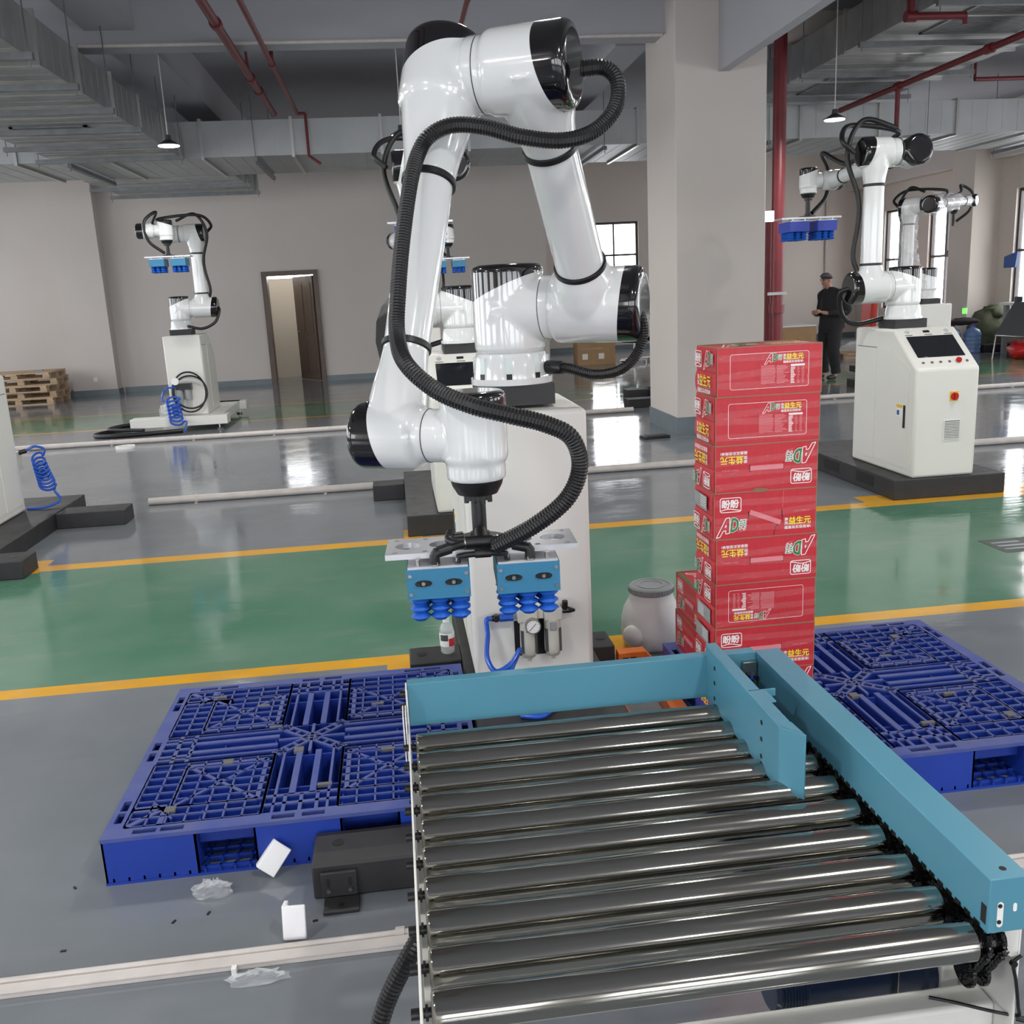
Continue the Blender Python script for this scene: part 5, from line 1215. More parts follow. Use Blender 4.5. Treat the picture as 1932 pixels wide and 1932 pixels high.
def end_print(kind):
    a = -BDY / 2; uu = lambda t: a + t * BDY; vv = lambda t: -BHZ / 2 + (1 - t) * BHZ
    p, q = Print(), Print()
    if kind == 0: brand(p, uu(.08), uu(.42), vv(.42), vv(.08)); logo_AD(p, uu(.5), uu(.95), vv(.46), vv(.06)); slogan(q, uu(.2), uu(.85), vv(.95), vv(.58))
    elif kind == 1: slogan(p, uu(.2), uu(.85), vv(.45), vv(.08)); brand(q, uu(.55), uu(.9), vv(.92), vv(.58)); logo_AD(q, uu(.05), uu(.5), vv(.94), vv(.56))
    else:
        p.rect(uu(.1), uu(.8), vv(.42), vv(.1), 7)
        for k in range(16): p.rect(uu(.12 + .018 * k), uu(.126 + .018 * k), vv(.36), vv(.16), 0 if k % 3 else 6, 1)
        for k in range(5): p.rect(uu(.45), uu(.75), vv(.15 + .05 * k), vv(.135 + .05 * k), 0, 1)
        brand(q, uu(.08), uu(.42), vv(.94), vv(.58)); logo_AD(q, uu(.5), uu(.95), vv(.96), vv(.56))
    return p.mesh('print'), q.mesh('print')
ENDS = [end_print(k) for k in range(3)]
ptop = Print(); logo_AD(ptop, -.15, -.01, -.07, .05); slogan(ptop, .03, .16, -.05, .05); ptop.rect(-.17, .17, .075, .09, 2); ptop.rect(-.17, .17, -.095, -.085, 2)
PRINT_T = ptop.mesh('print')
cm = MB(); cm.box((-BWX / 2 + .0, -BDY / 2, -BHZ / 2 + 0.001), (BWX / 2, BDY / 2, BHZ / 2 - 0.001)); CARTON = cm.mesh('carton_body', M['carton_red'])
em = MB()
for z in (-BHZ / 2, BHZ / 2):
    for y in (-BDY / 2, BDY / 2): em.box((-BWX / 2, y - .0008, z - .0016), (BWX / 2, y + .0008, z + .0016))
    for x in (-BWX / 2, BWX / 2): em.box((x - .0008, -BDY / 2, z - .0016), (x + .0008, BDY / 2, z + .0016))
for x in (-BWX / 2, BWX / 2):
    for y in (-BDY / 2, BDY / 2): em.box((x - .0012, y - .0008, -BHZ / 2), (x + .0012, y + .0008, BHZ / 2))
EDGES = em.mesh('raw_edge', M['carton_edge'])
def flap(z0, z1, k):
    m = MB(); n = 6; vs = []
    for i in range(n + 1):
        t = i / n; z = z0 + (z1 - z0) * t; b = 0.002 + 0.010 * math.sin(PI * t) ** 0.7 * k
        for y in (-BDY / 2 + .004, BDY / 2 - .004): vs += [(-BWX / 2 - b, y, z)]
    for i in range(n + 1):
        t = i / n; z = z0 + (z1 - z0) * t
        for y in (-BDY / 2 + .004, BDY / 2 - .004): vs += [(-BWX / 2 + 0.001, y, z)]
    o = 2 * (n + 1); fs = []
    for i in range(n): fs += [(2 * i, 2 * i + 1, 2 * i + 3, 2 * i + 2), (o + 2 * i + 2, o + 2 * i + 3, o + 2 * i + 1, o + 2 * i), (2 * i, 2 * i + 2, o + 2 * i + 2, o + 2 * i), (2 * i + 1, o + 2 * i + 1, o + 2 * i + 3, 2 * i + 3)]
    fs += [(0, o, o + 1, 1), (2 * n, 2 * n + 1, o + 2 * n + 1, o + 2 * n)]
    return m.add(vs, fs).mesh('end_flap', M['carton_red'], 50)
FLAPS = [flap(-BHZ / 2 + .002, -.001, .8), flap(.001, BHZ / 2 - .002, .5)]
HAND = MB().box((-.058, -BDY / 2 - .0022, -.008), (.058, -BDY / 2, .008)).mesh('handle_strip', M['handle_tape'])
hm = MB(); hm.box((-.060, -BDY / 2 - .0008, -.012), (-.057, -BDY / 2 + .0, .012)); hm.box((.057, -BDY / 2 - .0008, -.012), (.060, -BDY / 2, .012)); HSLOT = hm.mesh('handle_slot', M['ink_black'])
def tape_mesh():
    m = MB()
    for k in range(3):
        z = -BHZ / 2 + 0.03 + 0.045 * k + random.uniform(-.01, .01); n = 24; vs = []; s1 = random.uniform(-.035, .035)
        for i in range(n + 1):
            x = -BWX / 2 + BWX * i / n; zz = z + s1 * (i / n - .5)
            for w in (-.011, -.003, .004, .011): vs.append((x, -BDY / 2 - .0016 - random.uniform(0, .0022), zz + w))
        m.add(vs, [(4 * i + c, 4 * i + 4 + c, 4 * i + 5 + c, 4 * i + 1 + c) for i in range(n) for c in range(3)])
    return m.mesh('clear_tape', M['tape'])
TAPES = [tape_mesh() for _ in range(3)]
def carton(label, mt, kind, up, endk, tape=None, hand=True, group='red cartons of the tall tower', top=False, torn=False):
    loc = mt.translation
    r = thing('drink_carton', label, 'carton', loc, group)
    r.rotation_euler = mt.to_euler()
    I = Matrix.Identity(4)
    def child(nm, me, ml, par=None):
        o = bpy.data.objects.new(nm, me); COL.objects.link(o); o.parent = par or r; o.matrix_local = ml; return o
    b = child('carton_body', CARTON, I); child('raw_edge', EDGES, I, b)
    fl = Matrix.Translation((0, -BDY / 2, 0)) @ (I if up else Matrix.Rotation(PI, 4, 'Y'))
    child('print', PRINT_A if kind == 'A' else PRINT_B, fl)
    for me in FLAPS: child('end_flap', me, I if up else Matrix.Scale(1, 4))
    for pm in ENDS[endk]: child('print', pm, Matrix.Translation((-BWX / 2 - .0125, 0, 0)) @ Matrix.Rotation(-PI / 2, 4, 'Z') @ (I if up else Matrix.Rotation(PI, 4, 'Y')))
    if kind == 'B' and hand:
        hl = I if not torn else Matrix.Translation((0, 0, -.012)) @ Matrix.Rotation(math.radians(22), 4, 'Y')
        child('handle_strip', HAND, hl); child('handle_slot', HSLOT, I)
    if tape is not None: child('clear_tape', TAPES[tape], I)
    if top: child('print', PRINT_T, Matrix.Translation((0, 0, BHZ / 2)) @ Matrix.Rotation(-PI / 2, 4, 'X'))
    if torn:
        p = Print(); p.line([(.062, -.01), (.058, -.03), (.035, -.05), (.030, -.078)], .0015, 6, 2); p.line([(.06, .02), (.063, .078)], .001, 3, 2); child('tear', p.mesh('tear'), fl)
    return r
TL = ['topmost red carton of the tall tower, with a green strip on top', 'second red carton from the top of the tower, with framed small print', 'third red carton from the top of the tower, print upside down, brown scuff below',
      'fourth red carton from the top of the tower, with torn handle strip', 'fifth red carton from the top of the tower, print upside down below the torn one', 'sixth red carton from the top, framed small print upside down',
      'seventh red carton from the top, just above the teal guard', 'lowest red carton of the tall tower standing on the blue pallet']
cfg = [('A', 1, 0, 0, True), ('A', 1, 0, 1, True), ('B', 0, 0, 2, True), ('B', 1, 2, 0, False), ('B', 0, 0, 1, True), ('A', 0, 2, 2, True), ('B', 1, 2, 0, True), ('B', 0, 1, None, True)]
for i, (k, up, ek, tp, hd) in enumerate(cfg):
    z = 0.152 + BHZ * 0.5 + (7 - i) * (BHZ + 0.0006)
    x = 1.03 + BWX / 2 + (0.003, 0.0, -0.004, -0.004, 0.002, 0.0, 0.0, 0.0)[i]
    mt = Matrix.Translation((x, 3.0 + BDY / 2 + random.uniform(-.002, .002), z)) @ Matrix.Rotation(math.radians((0.6, -0.4, 0.7, -0.6, 0.3, 0.4, -.3, 0)[i]), 4, 'Z')
    carton(TL[i], mt, k, bool(up), ek, tp, True, top=(i == 0), torn=(i == 3))
m = MB(); m.add([(1.155, 2.998, 0.958), (1.165, 2.993, 0.968), (1.185, 2.994, 0.966), (1.21, 2.995, 0.962), (1.215, 2.998, 0.953), (1.18, 2.997, 0.951), (1.165, 2.998, 0.952)], [(0, 1, 2, 3, 4, 5, 6)])
m.add([(1.155, 2.999, 0.958), (1.165, 2.999, 0.968), (1.185, 2.999, 0.966), (1.21, 2.999, 0.962), (1.215, 2.999, 0.953), (1.18, 2.999, 0.951), (1.165, 2.999, 0.952)], [(6, 5, 4, 3, 2, 1, 0)])
pk = COL.objects['drink_carton.002']; o = m.build('torn_liner', M['carton_edge'], None); o.parent = pk; o.matrix_parent_inverse = (Matrix.Translation(pk.location) @ pk.rotation_euler.to_matrix().to_4x4()).inverted()
# two more cartons lying lengthwise behind the tower
for k, lb in enumerate(('lower red carton of the short pair behind the tower', 'upper red carton of the short pair behind the tower, handle strip showing')):
    mt = Matrix.Translation((1.095 + BDY / 2 + 0.004 * k, 3.34 + BWX / 2, 0.152 + BHZ * .5 + k * (BHZ + .0006))) @ Matrix.Rotation(-PI / 2, 4, 'Z')
    carton(lb, mt, 'B', True, 0, k, True, group='pair of red cartons behind the tower', top=(k == 1))
# ------------------------------------------------------------------ floor trunking and white pipes
def floor_pipe(label, y, x0, x1, r, clips, group=None):
    root = thing('floor_pipe', label, 'pipe', (x0, y, 0), group)
    MB().cyl((x0, y, r), (x1, y, r), r, seg=12).build('pipe_length', M['conduit'], root, smooth=40)
    x = x0 + 0.4
    while x < x1:
        m = MB(); m.lathe([(r + .001, -0.012), (r + .004, -0.012), (r + .004, 0.012), (r + .001, 0.012)], (x, y, r), (1, 0, 0), 12); m.box((x - .012, y - r - .03, 0), (x + .012, y + r + .03, .004))
        m.build('pipe_clip', M['conduit'], root, smooth=40); x += clips
    return root
floor_pipe('long white cable pipe on the floor behind the green lane at left', 8.31, -2.19, -0.27, 0.032, 1.1)
floor_pipe('white cable pipe on the floor between the column and the right console', 8.33, 1.22, 3.56, 0.032, 1.1)
floor_pipe('white cable pipe on the floor running out right of the right console', 8.33, 4.5, 9.5, 0.032, 1.1)
floor_pipe('far white cable pipe on the floor under the distant left robot', 12.35, -9.0, 3.1, 0.032, 1.0)
floor_pipe('far white cable pipe on the floor beyond the right console', 12.35, 4.2, 12.0, 0.032, 1.3)
for lb, lb2, xa, xb in (('flat white cable trunking with lid on the floor in front of the left pallet', 'thin white pipe lying against the flat trunking in front of the left pallet', -2.6, -0.06),
                        ('white cable trunking on the floor right of the conveyor near the right edge', 'thin white pipe lying against the trunking right of the conveyor', 1.05, 4.5)):
    tr = thing('floor_trunking', lb, 'cable trunking', ((xa + xb) / 2, 2.183, 0))
    MB().box((xa, 2.168, 0), (xb, 2.199, 0.016)).build('trunking_body', M['conduit'], tr, bevel=0.002)
    MB().box((xa, 2.166, 0.013), (xb, 2.201, 0.020)).build('lid', M['conduit'], tr, bevel=0.002)
    if xa < 0: MB().box((-0.525, 2.150, 0), (-0.513, 2.166, 0.018)).build('clip', M['stick_white'], tr)
    floor_pipe(lb2, 2.217, xa, xb, 0.0115, 2.0) if xa > 0 else floor_pipe(lb2, 2.217, xa, xb, 0.0115, 2.1)
# ------------------------------------------------------------------ packing scraps
def foam(label, loc, rot):
    m = MB(); w, t, L, B = 0.062, 0.012, 0.090, 0.045
    prof = [(0.006, 0), (w, 0), (w, t), (t + 0.006, t), (t, t + 0.006), (t, B), (0, B), (0, 0.006)]
    me = [Vector((x, y, z)) for z in (0, L) for x, y in prof]; n = len(prof)
    m.add([rot @ v for v in me], [tuple(reversed(range(n))), tuple(range(n, 2 * n))] + [(i, (i + 1) % n, n + (i + 1) % n, n + i) for i in range(n)])
    zmin = min(v[2] for v in m.v); m.v = [(a + loc[0], b + loc[1], c - zmin + loc[2]) for a, b, c in m.v]
    return tag(m.build('foam_corner', M['foam'], None, bevel=0.003, base=loc), label, 'packing foam')
foam('white foam corner leaning on the left pallet edge', (-0.515, 2.555, 0), Matrix.Rotation(math.radians(-8), 3, 'Z') @ Matrix.Rotation(math.radians(38), 3, 'Y') @ Matrix.Rotation(math.radians(-30), 3, 'X'))
foam('white foam corner standing behind the flat white trunking', (-0.408, 2.248, 0), Matrix.Rotation(math.radians(-4), 3, 'Z') @ Matrix.Rotation(math.radians(-12), 3, 'X'))
def film_wad(label, loc, sx, sy, sz, seed):
    rnd = random.Random(seed); m = MB(); nu, nv = 16, 8; vs = []
    for i in range(nv + 1):
        for j in range(nu):
            a = 2 * PI * j / nu; t = PI / 2 * i / nv; r = 1 + rnd.uniform(-.28, .28)
            vs.append((loc[0] + sx * r * math.cos(a) * math.cos(t), loc[1] + sy * r * math.sin(a) * math.cos(t), max(.001, loc[2] + .002 + sz * r * math.sin(t) * rnd.uniform(.6, 1.2))))
    m.add(vs, [(i * nu + j, i * nu + (j + 1) % nu, (i + 1) * nu + (j + 1) % nu, (i + 1) * nu + j) for i in range(nv) for j in range(nu)])
    return tag(m.build('film_bag', M['film'], None, base=loc), label, 'plastic bag')
film_wad('crumpled clear plastic bag on the floor before the left pallet corner', (-0.635, 2.515, 0), .055, .03, .035, 3)
film_wad('flat crumpled clear plastic bag beside the trunking clip', (-0.46, 2.125, 0), .075, .025, .018, 5)
film_wad('clear plastic bag lying on the distant white base beam', (-3.08, 13.36, 0.20), .14, .08, .16, 8)
for i, (x, y) in enumerate(((-0.99, 2.33), (-0.72, 2.4), (-1.05, 2.62), (-0.33, 2.33), (-0.63, 2.42))):
    m = MB(); m.box((x - .007, y - .003, 0), (x + .007, y + .003, .003), rot=Matrix.Rotation(i * 1.1, 3, 'Z')); tag(m.build('dark_scrap', M['black_pl'], None, base=(x, y, 0)), ('tiny dark scrap left of the flat plastic bag near the trunking', 'tiny dark scrap in front of the crumpled bag', 'tiny dark scrap furthest left, beside the left pallet corner', 'tiny dark scrap right of the standing foam corner', 'tiny dark scrap just below the crumpled clear bag')[i], 'scrap', 'tiny dark scraps on the grey floor')
t = MB(); t.lathe([(.085, 0), (.115, 0), (.115, .03), (.085, .03), (.085, 0)], (-3.35, 12.0, 0), seg=28, cap=False)
tag(t.build('tape_roll', M['stick_white'], None, smooth=40, base=(-3.35, 12.0, 0)), 'white tape roll lying flat by the far white pipe', 'tape roll')
m = MB(); m.box((2.62, 10.0, 0), (2.92, 10.16, .03), rot=Matrix.Rotation(.1, 3, 'Z')); tt = m.build('floor_channel', M['black_pl'], None, bevel=.006, base=(2.77, 10.08, 0)); tag(tt, 'small black tray on the floor left of the white column base', 'tray')
MB().box((2.66, 10.03, .03), (2.88, 10.13, .034), rot=Matrix.Rotation(.1, 3, 'Z')).build('tray_recess', M['seam'], tt)
# floor sticker
fs = MB().box((3.50, 5.02, 0.0005), (4.3, 5.30, 0.0015)).build('floor_sticker', M['sign_dark'], None, base=(3.9, 5.16, 0)); tag(fs, 'dark rectangular floor sticker on the green lane at the right edge', 'floor sticker')
for k, (xa, xb, ya, yb) in enumerate(((3.80, 4.25, 5.11, 5.20), (3.54, 3.72, 5.08, 5.10), (3.54, 3.72, 5.14, 5.17), (3.54, 3.72, 5.21, 5.24))): MB().box((xa, ya, .0015), (xb, yb, .002)).build('printed_bar', M['yellow_pl'] if k == 0 else M['skirting'], fs)
o = MB(); o.cyl((0.14, 6.9, 0.151), (0.14, 6.9, 0.152), 0.01)

# ------------------------------------------------------------------ things round the foreground machine
b = thing('water_bottle', 'clear water bottle with red label standing on the left black outrigger', 'bottle', (0.135, 3.93, ZF))
bm_ = MB(); bm_.lathe([(.001, .002), (.026, 0), (.031, .006), (.030, .018), (.032, .03), (.032, .09), (.032, .105), (.026, .125), (.0135, .142), (.0125, .150), (.001, .150)], (0.135, 3.93, ZF), seg=20); bm_.build('bottle_body', M['pet'], b, smooth=50)
MB().lathe([(.0325, .035), (.0328, .036), (.0328, .094), (.0325, .095)], (0.135, 3.93, ZF), seg=20, cap=False).build('label_band', M['stick_white'], b, smooth=50)
m = MB(); 
for k in range(6):
    a0, a1 = math.radians(-80 + 14 * k), math.radians(-80 + 14 * (k + 1)); q = [(0.135 + .0331 * math.cos(a), 3.93 + .0331 * math.sin(a)) for a in (a0, a1)]
    m.add([(q[0][0], q[0][1], ZF + .036), (q[1][0], q[1][1], ZF + .036), (q[1][0], q[1][1], ZF + .072), (q[0][0], q[0][1], ZF + .072)], [(0, 1, 2, 3)])
m.build('red_print', M['ink_red'], b)
m = MB()
for k in range(5):
    a0, a1 = math.radians(-150 + 13 * k), math.radians(-150 + 13 * (k + 1)); q = [(0.135 + .0331 * math.cos(a), 3.93 + .0331 * math.sin(a)) for a in (a0, a1)]
    m.add([(q[0][0], q[0][1], ZF + .062), (q[1][0], q[1][1], ZF + .062), (q[1][0], q[1][1], ZF + .09), (q[0][0], q[0][1], ZF + .09)], [(0, 1, 2, 3)])
m.build('picture_print', M['seam'], b)
MB().cyl((0.135, 3.93, ZF + .142), (0.135, 3.93, ZF + .160), .0142, seg=18).build('bottle_cap', M['stick_white'], b, smooth=40)

bx, by = 1.098, 4.10
b = thing('milk_can_bin', 'round white milk churn shaped bin with grey lid behind the conveyor', 'bin', (bx, by, 0))
MB().lathe([(.001, 0), (.115, 0), (.132, .02), (.142, .08), (.140, .14), (.128, .19), (.108, .225), (.100, .245), (.100, .262), (.001, .262)], (bx, by, 0), seg=36).build('bin_body', M['bin_white'], b, smooth=60)
lid = MB().lathe([(.001, .262), (.098, .262), (.104, .266), (.104, .290), (.098, .296), (.086, .297), (.084, .293), (.001, .293)], (bx, by, 0), seg=40).build('lid', M['bin_grey'], b, smooth=40)
m = MB()
for k in range(48):
    a = 2 * PI * k / 48; m.box((bx + .103, by - .0025, .268), (bx + .1065, by + .0025, .288), rot=Matrix.Rotation(a, 3, 'Z'), piv=(bx, by, .278))
m.build('lid_ribs', M['bin_grey'], lid)
m = MB(); m.lathe([(.055, .2935), (.055, .296), (.063, .296), (.063, .2935)], (bx, by, 0), seg=30, cap=False); m.build('lid_ring', M['dispenser_grey'], lid, smooth=40)
for sx, lb in ((-1, 0), (0.15, 1)):
    c = Vector((bx + sx * .105, by - .10 if lb else by - .085, .0)); mm = MB(); mm.lathe([(.001, -.03), (.04, -.028), (.05, -.012), (.05, .012), (.04, .028), (.001, .03)], c + Vector((0, 0.005, .085)), (.25 if lb else -.6, -1, 0.1), 20); mm.build('handle_boss', M['bin_white'], b, smooth=60)

og = thing('pallet_stop', 'orange steel pallet stop frame on the floor between conveyor and red cartons', 'pallet stop', (0.93, 3.6, 0))
m = MB(); m.box((0.865, 3.78, 0.02), (0.985, 3.84, 0.10)); m.add([(0.985, 3.78, 0.02), (1.03, 3.78, 0.02), (1.03, 3.84, 0.02), (0.985, 3.84, 0.02), (0.985, 3.78, 0.10), (1.03, 3.78, 0.045), (1.03, 3.84, 0.045), (0.985, 3.84, 0.10)], [(0, 3, 2, 1), (4, 5, 6, 7), (0, 1, 5, 4), (1, 2, 6, 5), (2, 3, 7, 6), (3, 0, 4, 7)])
hd = m.build('stop_head', M['orange'], og, bevel=.003)
for x in (0.895, 0.93): MB().box((x - .013, 3.779, .068), (x + .013, 3.7805, .078)).build('slot', M['ink_black'], hd)
MB().box((0.775, 3.20, 0.0), (0.795, 3.80, 0.055)).build('stop_rail', M['orange'], og, bevel=.002)
MB().box((0.955, 3.20, 0.0), (1.02, 3.80, 0.055)).build('stop_rail', M['orange'], og, bevel=.002)
MB().box((0.795, 3.76, 0.0), (0.955, 3.80, 0.03)).build('stop_cross', M['orange'], og)

# ------------------------------------------------------------------ timber pallets by the left pillar
def wood_pallet(label, x, y, z, ang, W=1.25, D=1.0):
    r = thing('timber_pallet', label, 'pallet', (x, y, z), 'timber pallets stacked by the left pillar'); r.rotation_euler = (0, 0, ang)
    def pl(nm, lo, hi):
        o = bpy.data.objects.new(nm, MB().box(lo, hi).mesh(nm, M['pine'])); COL.objects.link(o); o.parent = r
    for k in range(7): c = -D / 2 + .05 + (D - .1) * k / 6; pl('plank', (-W / 2, c - .05, .098), (W / 2, c + .05, .118))
    for k in range(3): c = -W / 2 + .06 + (W - .12) * k / 2; pl('cross_plank', (c - .05, -D / 2, .080), (c + .05, D / 2, .098))
    for i in range(3):
        for j in range(3):
            cx, cy = -W / 2 + .06 + (W - .12) * i / 2, -D / 2 + .07 + (D - .14) * j / 2; pl('block', (cx - .06, cy - .06, .018), (cx + .06, cy + .06, .080))
    for j in range(3): cy = -D / 2 + .07 + (D - .14) * j / 2; pl('base_plank', (-W / 2, cy - .05, 0), (W / 2, cy + .05, .018))
for k in range(5):
    wood_pallet(('lowest', 'second lowest', 'middle', 'second highest', 'topmost')[k] + ' timber pallet in the stack by the left pillar', -7.0 + (0, .03, -.02, .04, -.02)[k], 19.15 + (0, .02, -.03, .02, 0)[k], .1185 * k, (0, .05, -.08, .10, .02)[k])
m = MB(); m.cyl((-6.75, 19.0, .593), (-6.62, 19.05, .593), .03, seg=10); m.cyl((-6.72, 19.0, .60), (-6.66, 19.2, .60), .02, seg=8)
tag(m.build('scrap_roll', M['dispenser_grey'], None, smooth=40, base=(-6.7, 19.05, .593)), 'small grey roll lying on the topmost timber pallet', 'scrap')

# ------------------------------------------------------------------ objects at the back of the hall
def box_thing(name, label, cat, lo, hi, m, bevel=0.0, group=None):
    o = MB().box(lo, hi).build(name, M[m], None, bevel=bevel, base=((lo[0] + hi[0]) / 2, (lo[1] + hi[1]) / 2, lo[2])); return tag(o, label, cat, group)
c = box_thing('cardboard_box', 'brown cardboard box with two white labels seen under the foreground arm shoulder', 'cardboard box', (3.92, 20.4, 0), (4.75, 20.9, .55), 'carton')
for x in (4.02, 4.38): MB().box((x, 20.395, .12), (x + .12, 20.4, .24)).build('white_label', M['stick_white'], c)
MB().box((4.0, 20.396, .33), (4.45, 20.4, .36)).build('printed_line', M['pine'], c)
MB().box((3.92, 20.397, .535), (4.75, 20.4, .55)).build('box_flap', M['carton_edge'], c)
def office_chair(label, x, y, a):
    r = thing('office_chair', label, 'chair', (x, y, 0), 'black office chairs far behind the foreground arm')
    R = Matrix.Rotation(a, 3, 'Z'); P = lambda p: Vector((x, y, 0)) + R @ Vector(p)
    m = MB()
    for k in range(5):
        t = 2 * PI * k / 5; m.beam(P((0, 0, .10)), P((.30 * math.cos(t), .30 * math.sin(t), .07)), .05, .03); m.cyl(P((.30 * math.cos(t), .30 * math.sin(t), .0)), P((.30 * math.cos(t), .30 * math.sin(t), .06)), .03, seg=8)
    m.build('star_base', M['steel'], r); MB().cyl(P((0, 0, .1)), P((0, 0, .43)), .03, seg=10).build('gas_column', M['steel'], r, smooth=40)
    MB().box(P((-.24, -.24, .43)), P((.24, .24, .52)), rot=R).build('seat', M['cloth_black'], r, bevel=.03)
    m = MB(); m.box((x - .23, y - .03, .55), (x + .23, y + .03, 1.0), rot=R, piv=(x, y, .7)); m.v = [tuple(Vector(v) + R @ Vector((0, .25, 0))) for v in m.v]; m.build('backrest', M['cloth_black'], r, bevel=.03)
office_chair('black office chair with chrome star base right of the brown cardboard box', 5.15, 20.3, .4)
office_chair('black office chair half hidden behind the base cable loop', 5.7, 20.6, -.7)
m = MB(); m.cyl((4.78, 20.05, .03), (4.95, 20.0, .03), .06, seg=12); tag(m.build('foil_roll', M['steel'], None, smooth=40, base=(4.86, 20.0, 0)), 'shiny roll on the floor between box and office chair', 'roll')
c = box_thing('cardboard_box', 'large tan cardboard box standing left of the man', 'cardboard box', (7.35, 18.2, 0), (8.3, 18.9, .70), 'carton'); MB().box((7.35, 18.19, .685), (8.3, 18.91, .71)).build('white_sheet', M['stick_white'], c); MB().box((7.345, 18.2, .0), (7.35, 18.9, .70)).build('side_face', M['pine'], c)
c = thing('timber_pallet', 'timber pallet with wrapped goods on the floor behind the man', 'pallet', (9.6, 18.6, 0))
for k in range(3): MB().box((8.9, 18.15 + .4 * k, 0), (10.4, 18.25 + .4 * k, .08)).build('bearer', M['pine'], c)
for k in range(5): MB().box((8.95 + .3 * k, 18.1, .08), (9.2 + .3 * k, 19.1, .10)).build('plank', M['pine'], c)
film_wad('heap of wrapped dark goods on the timber pallet behind the man', (9.6, 18.6, .10), .6, .35, .22, 12)
COL.objects[-1].data.materials[0] = M['red_fabric'] if False else M['film']
box_thing('timber_box', 'low timber box on the floor beside the red riser foot', 'crate', (6.3, 19.0, 0), (7.0, 19.6, .42), 'pine')
# water dispenser, jugs and sack by the right pillar
d = thing('water_dispenser', 'white water dispenser with clear jug beside the right pillar', 'water dispenser', (11.2, 19.8, 0))
MB().box((10.98, 19.6, 0), (11.42, 20.0, .98)).build('dispenser_body', M['dispenser'], d, bevel=.02); MB().box((11.16, 19.585, .1), (11.42, 19.6, .96)).build('front_panel', M['dispenser_grey'], d, bevel=.005)
MB().lathe([(.001, 0), (.10, 0), (.14, .05), (.145, .40), (.12, .43), (.001, .43)], (11.2, 19.8, .985), seg=20).build('water_jug', M['pet_blue'], d, smooth=50)
for k, x in enumerate((11.03, 11.09)): MB().box((x, 19.56, .70), (x + .03, 19.6, .76)).build('tap', M['dispenser_grey'], d)
box_thing('machine_stand', 'beige machine stand beside the water dispenser', 'stand', (10.6, 20.3, 0), (10.68, 20.4, 1.5), 'stick_white')
r = box_thing('red_board', 'tall curved red board behind the right robot', 'board', (10.35, 20.0, .35), (10.50, 20.5, 1.40), 'red_fabric', .05); r.rotation_euler = (0, 0.06, 0)
MB().cyl((10.42, 20.3, 0), (10.42, 20.3, .4), .04, seg=8).build('board_post', M['seam'], r)
m = MB(); m.lathe([(.001, 0), (.42, .02), (.36, .22), (.2, .32), (.001, .36)], (11.6, 20.7, 1.45), seg=24); rc = m.build('red_cushion', M['red_fabric'], None, smooth=60, base=(11.6, 20.7, 1.45)); tag(rc, 'red round topped cushion under the far right window', 'cushion')
MB().box((11.2, 20.5, 0), (12.0, 20.9, 1.45)).build('plinth', M['stick_white'], rc)
def jug(label, x, y):
    r = thing('water_jug', label, 'water jug', (x, y, 0), 'blue water jugs on the floor by the right pillar')
    m = MB(); pr = [(.001, 0), (.15, 0), (.165, .02)]
    for k in range(4): pr += [(.165, .05 + .08 * k), (.158, .065 + .08 * k), (.158, .085 + .08 * k), (.165, .10 + .08 * k)]
    pr += [(.165, .38), (.13, .46), (.05, .50), (.04, .55), (.001, .55)]
    m.lathe(pr, (x, y, 0), seg=22); m.build('jug_body', M['pet_blue'], r, smooth=40); MB().cyl((x, y, .53), (x, y, .58), .045, seg=14).build('jug_cap', M['purple'], r, smooth=40)
jug('left blue water jug standing on the floor by the right pillar', 11.05, 18.0); jug('right blue water jug standing on the floor by the right pillar', 11.42, 17.9)
jug('rear blue water jug between the two jugs and the right pillar', 11.15, 18.45)
m = MB(); 
def lump(m, c, s, seed, n=14, k=9):
    rnd = random.Random(seed); vs = []
    for i in range(k + 1):
        t = -PI / 2 + PI * i / k
        for j in range(n):
            a = 2 * PI * j / n; q = 1 + rnd.uniform(-.16, .16); vs.append((c[0] + s[0] * q * math.cos(t) * math.cos(a), c[1] + s[1] * q * math.cos(t) * math.sin(a), max(0.002, c[2] + s[2] * q * math.sin(t))))
    m.add(vs, [(i * n + j, i * n + (j + 1) % n, (i + 1) * n + (j + 1) % n, (i + 1) * n + j) for i in range(k) for j in range(n)])
lump(m, (11.25, 18.0, .62), (.36, .15, .07), 4); tag(m.build('dark_jacket', M['cloth_black'], None, smooth=80, base=(11.25, 18.0, .56)), 'dark jacket lying over the blue water jugs', 'jacket')
lump2 = MB(); lump(lump2, (12.02, 18.35, .38), (.36, .30, .46), 6); lump(lump2, (12.12, 18.3, .75), (.20, .2, .16), 7)
sk = lump2.build('olive_sack', M['olive'], None, smooth=80, base=(12.1, 18.3, 0)); tag(sk, 'slumped olive green sack on the floor below the right pillar', 'sack')
box_thing('black_mat', 'black mat on the floor under the olive sack', 'mat', (11.6, 17.75, 0), (12.45, 17.95, .16), 'cloth_black', .02)
lt = box_thing('green_display', 'small bright green lit display above the jugs on the pillar', 'display', (11.80, 18.86, .73), (11.88, 18.9, .84), 'green_emit'); MB().box((11.885, 18.87, .70), (11.90, 18.9, .85)).build('display_back', M['dispenser'], lt)
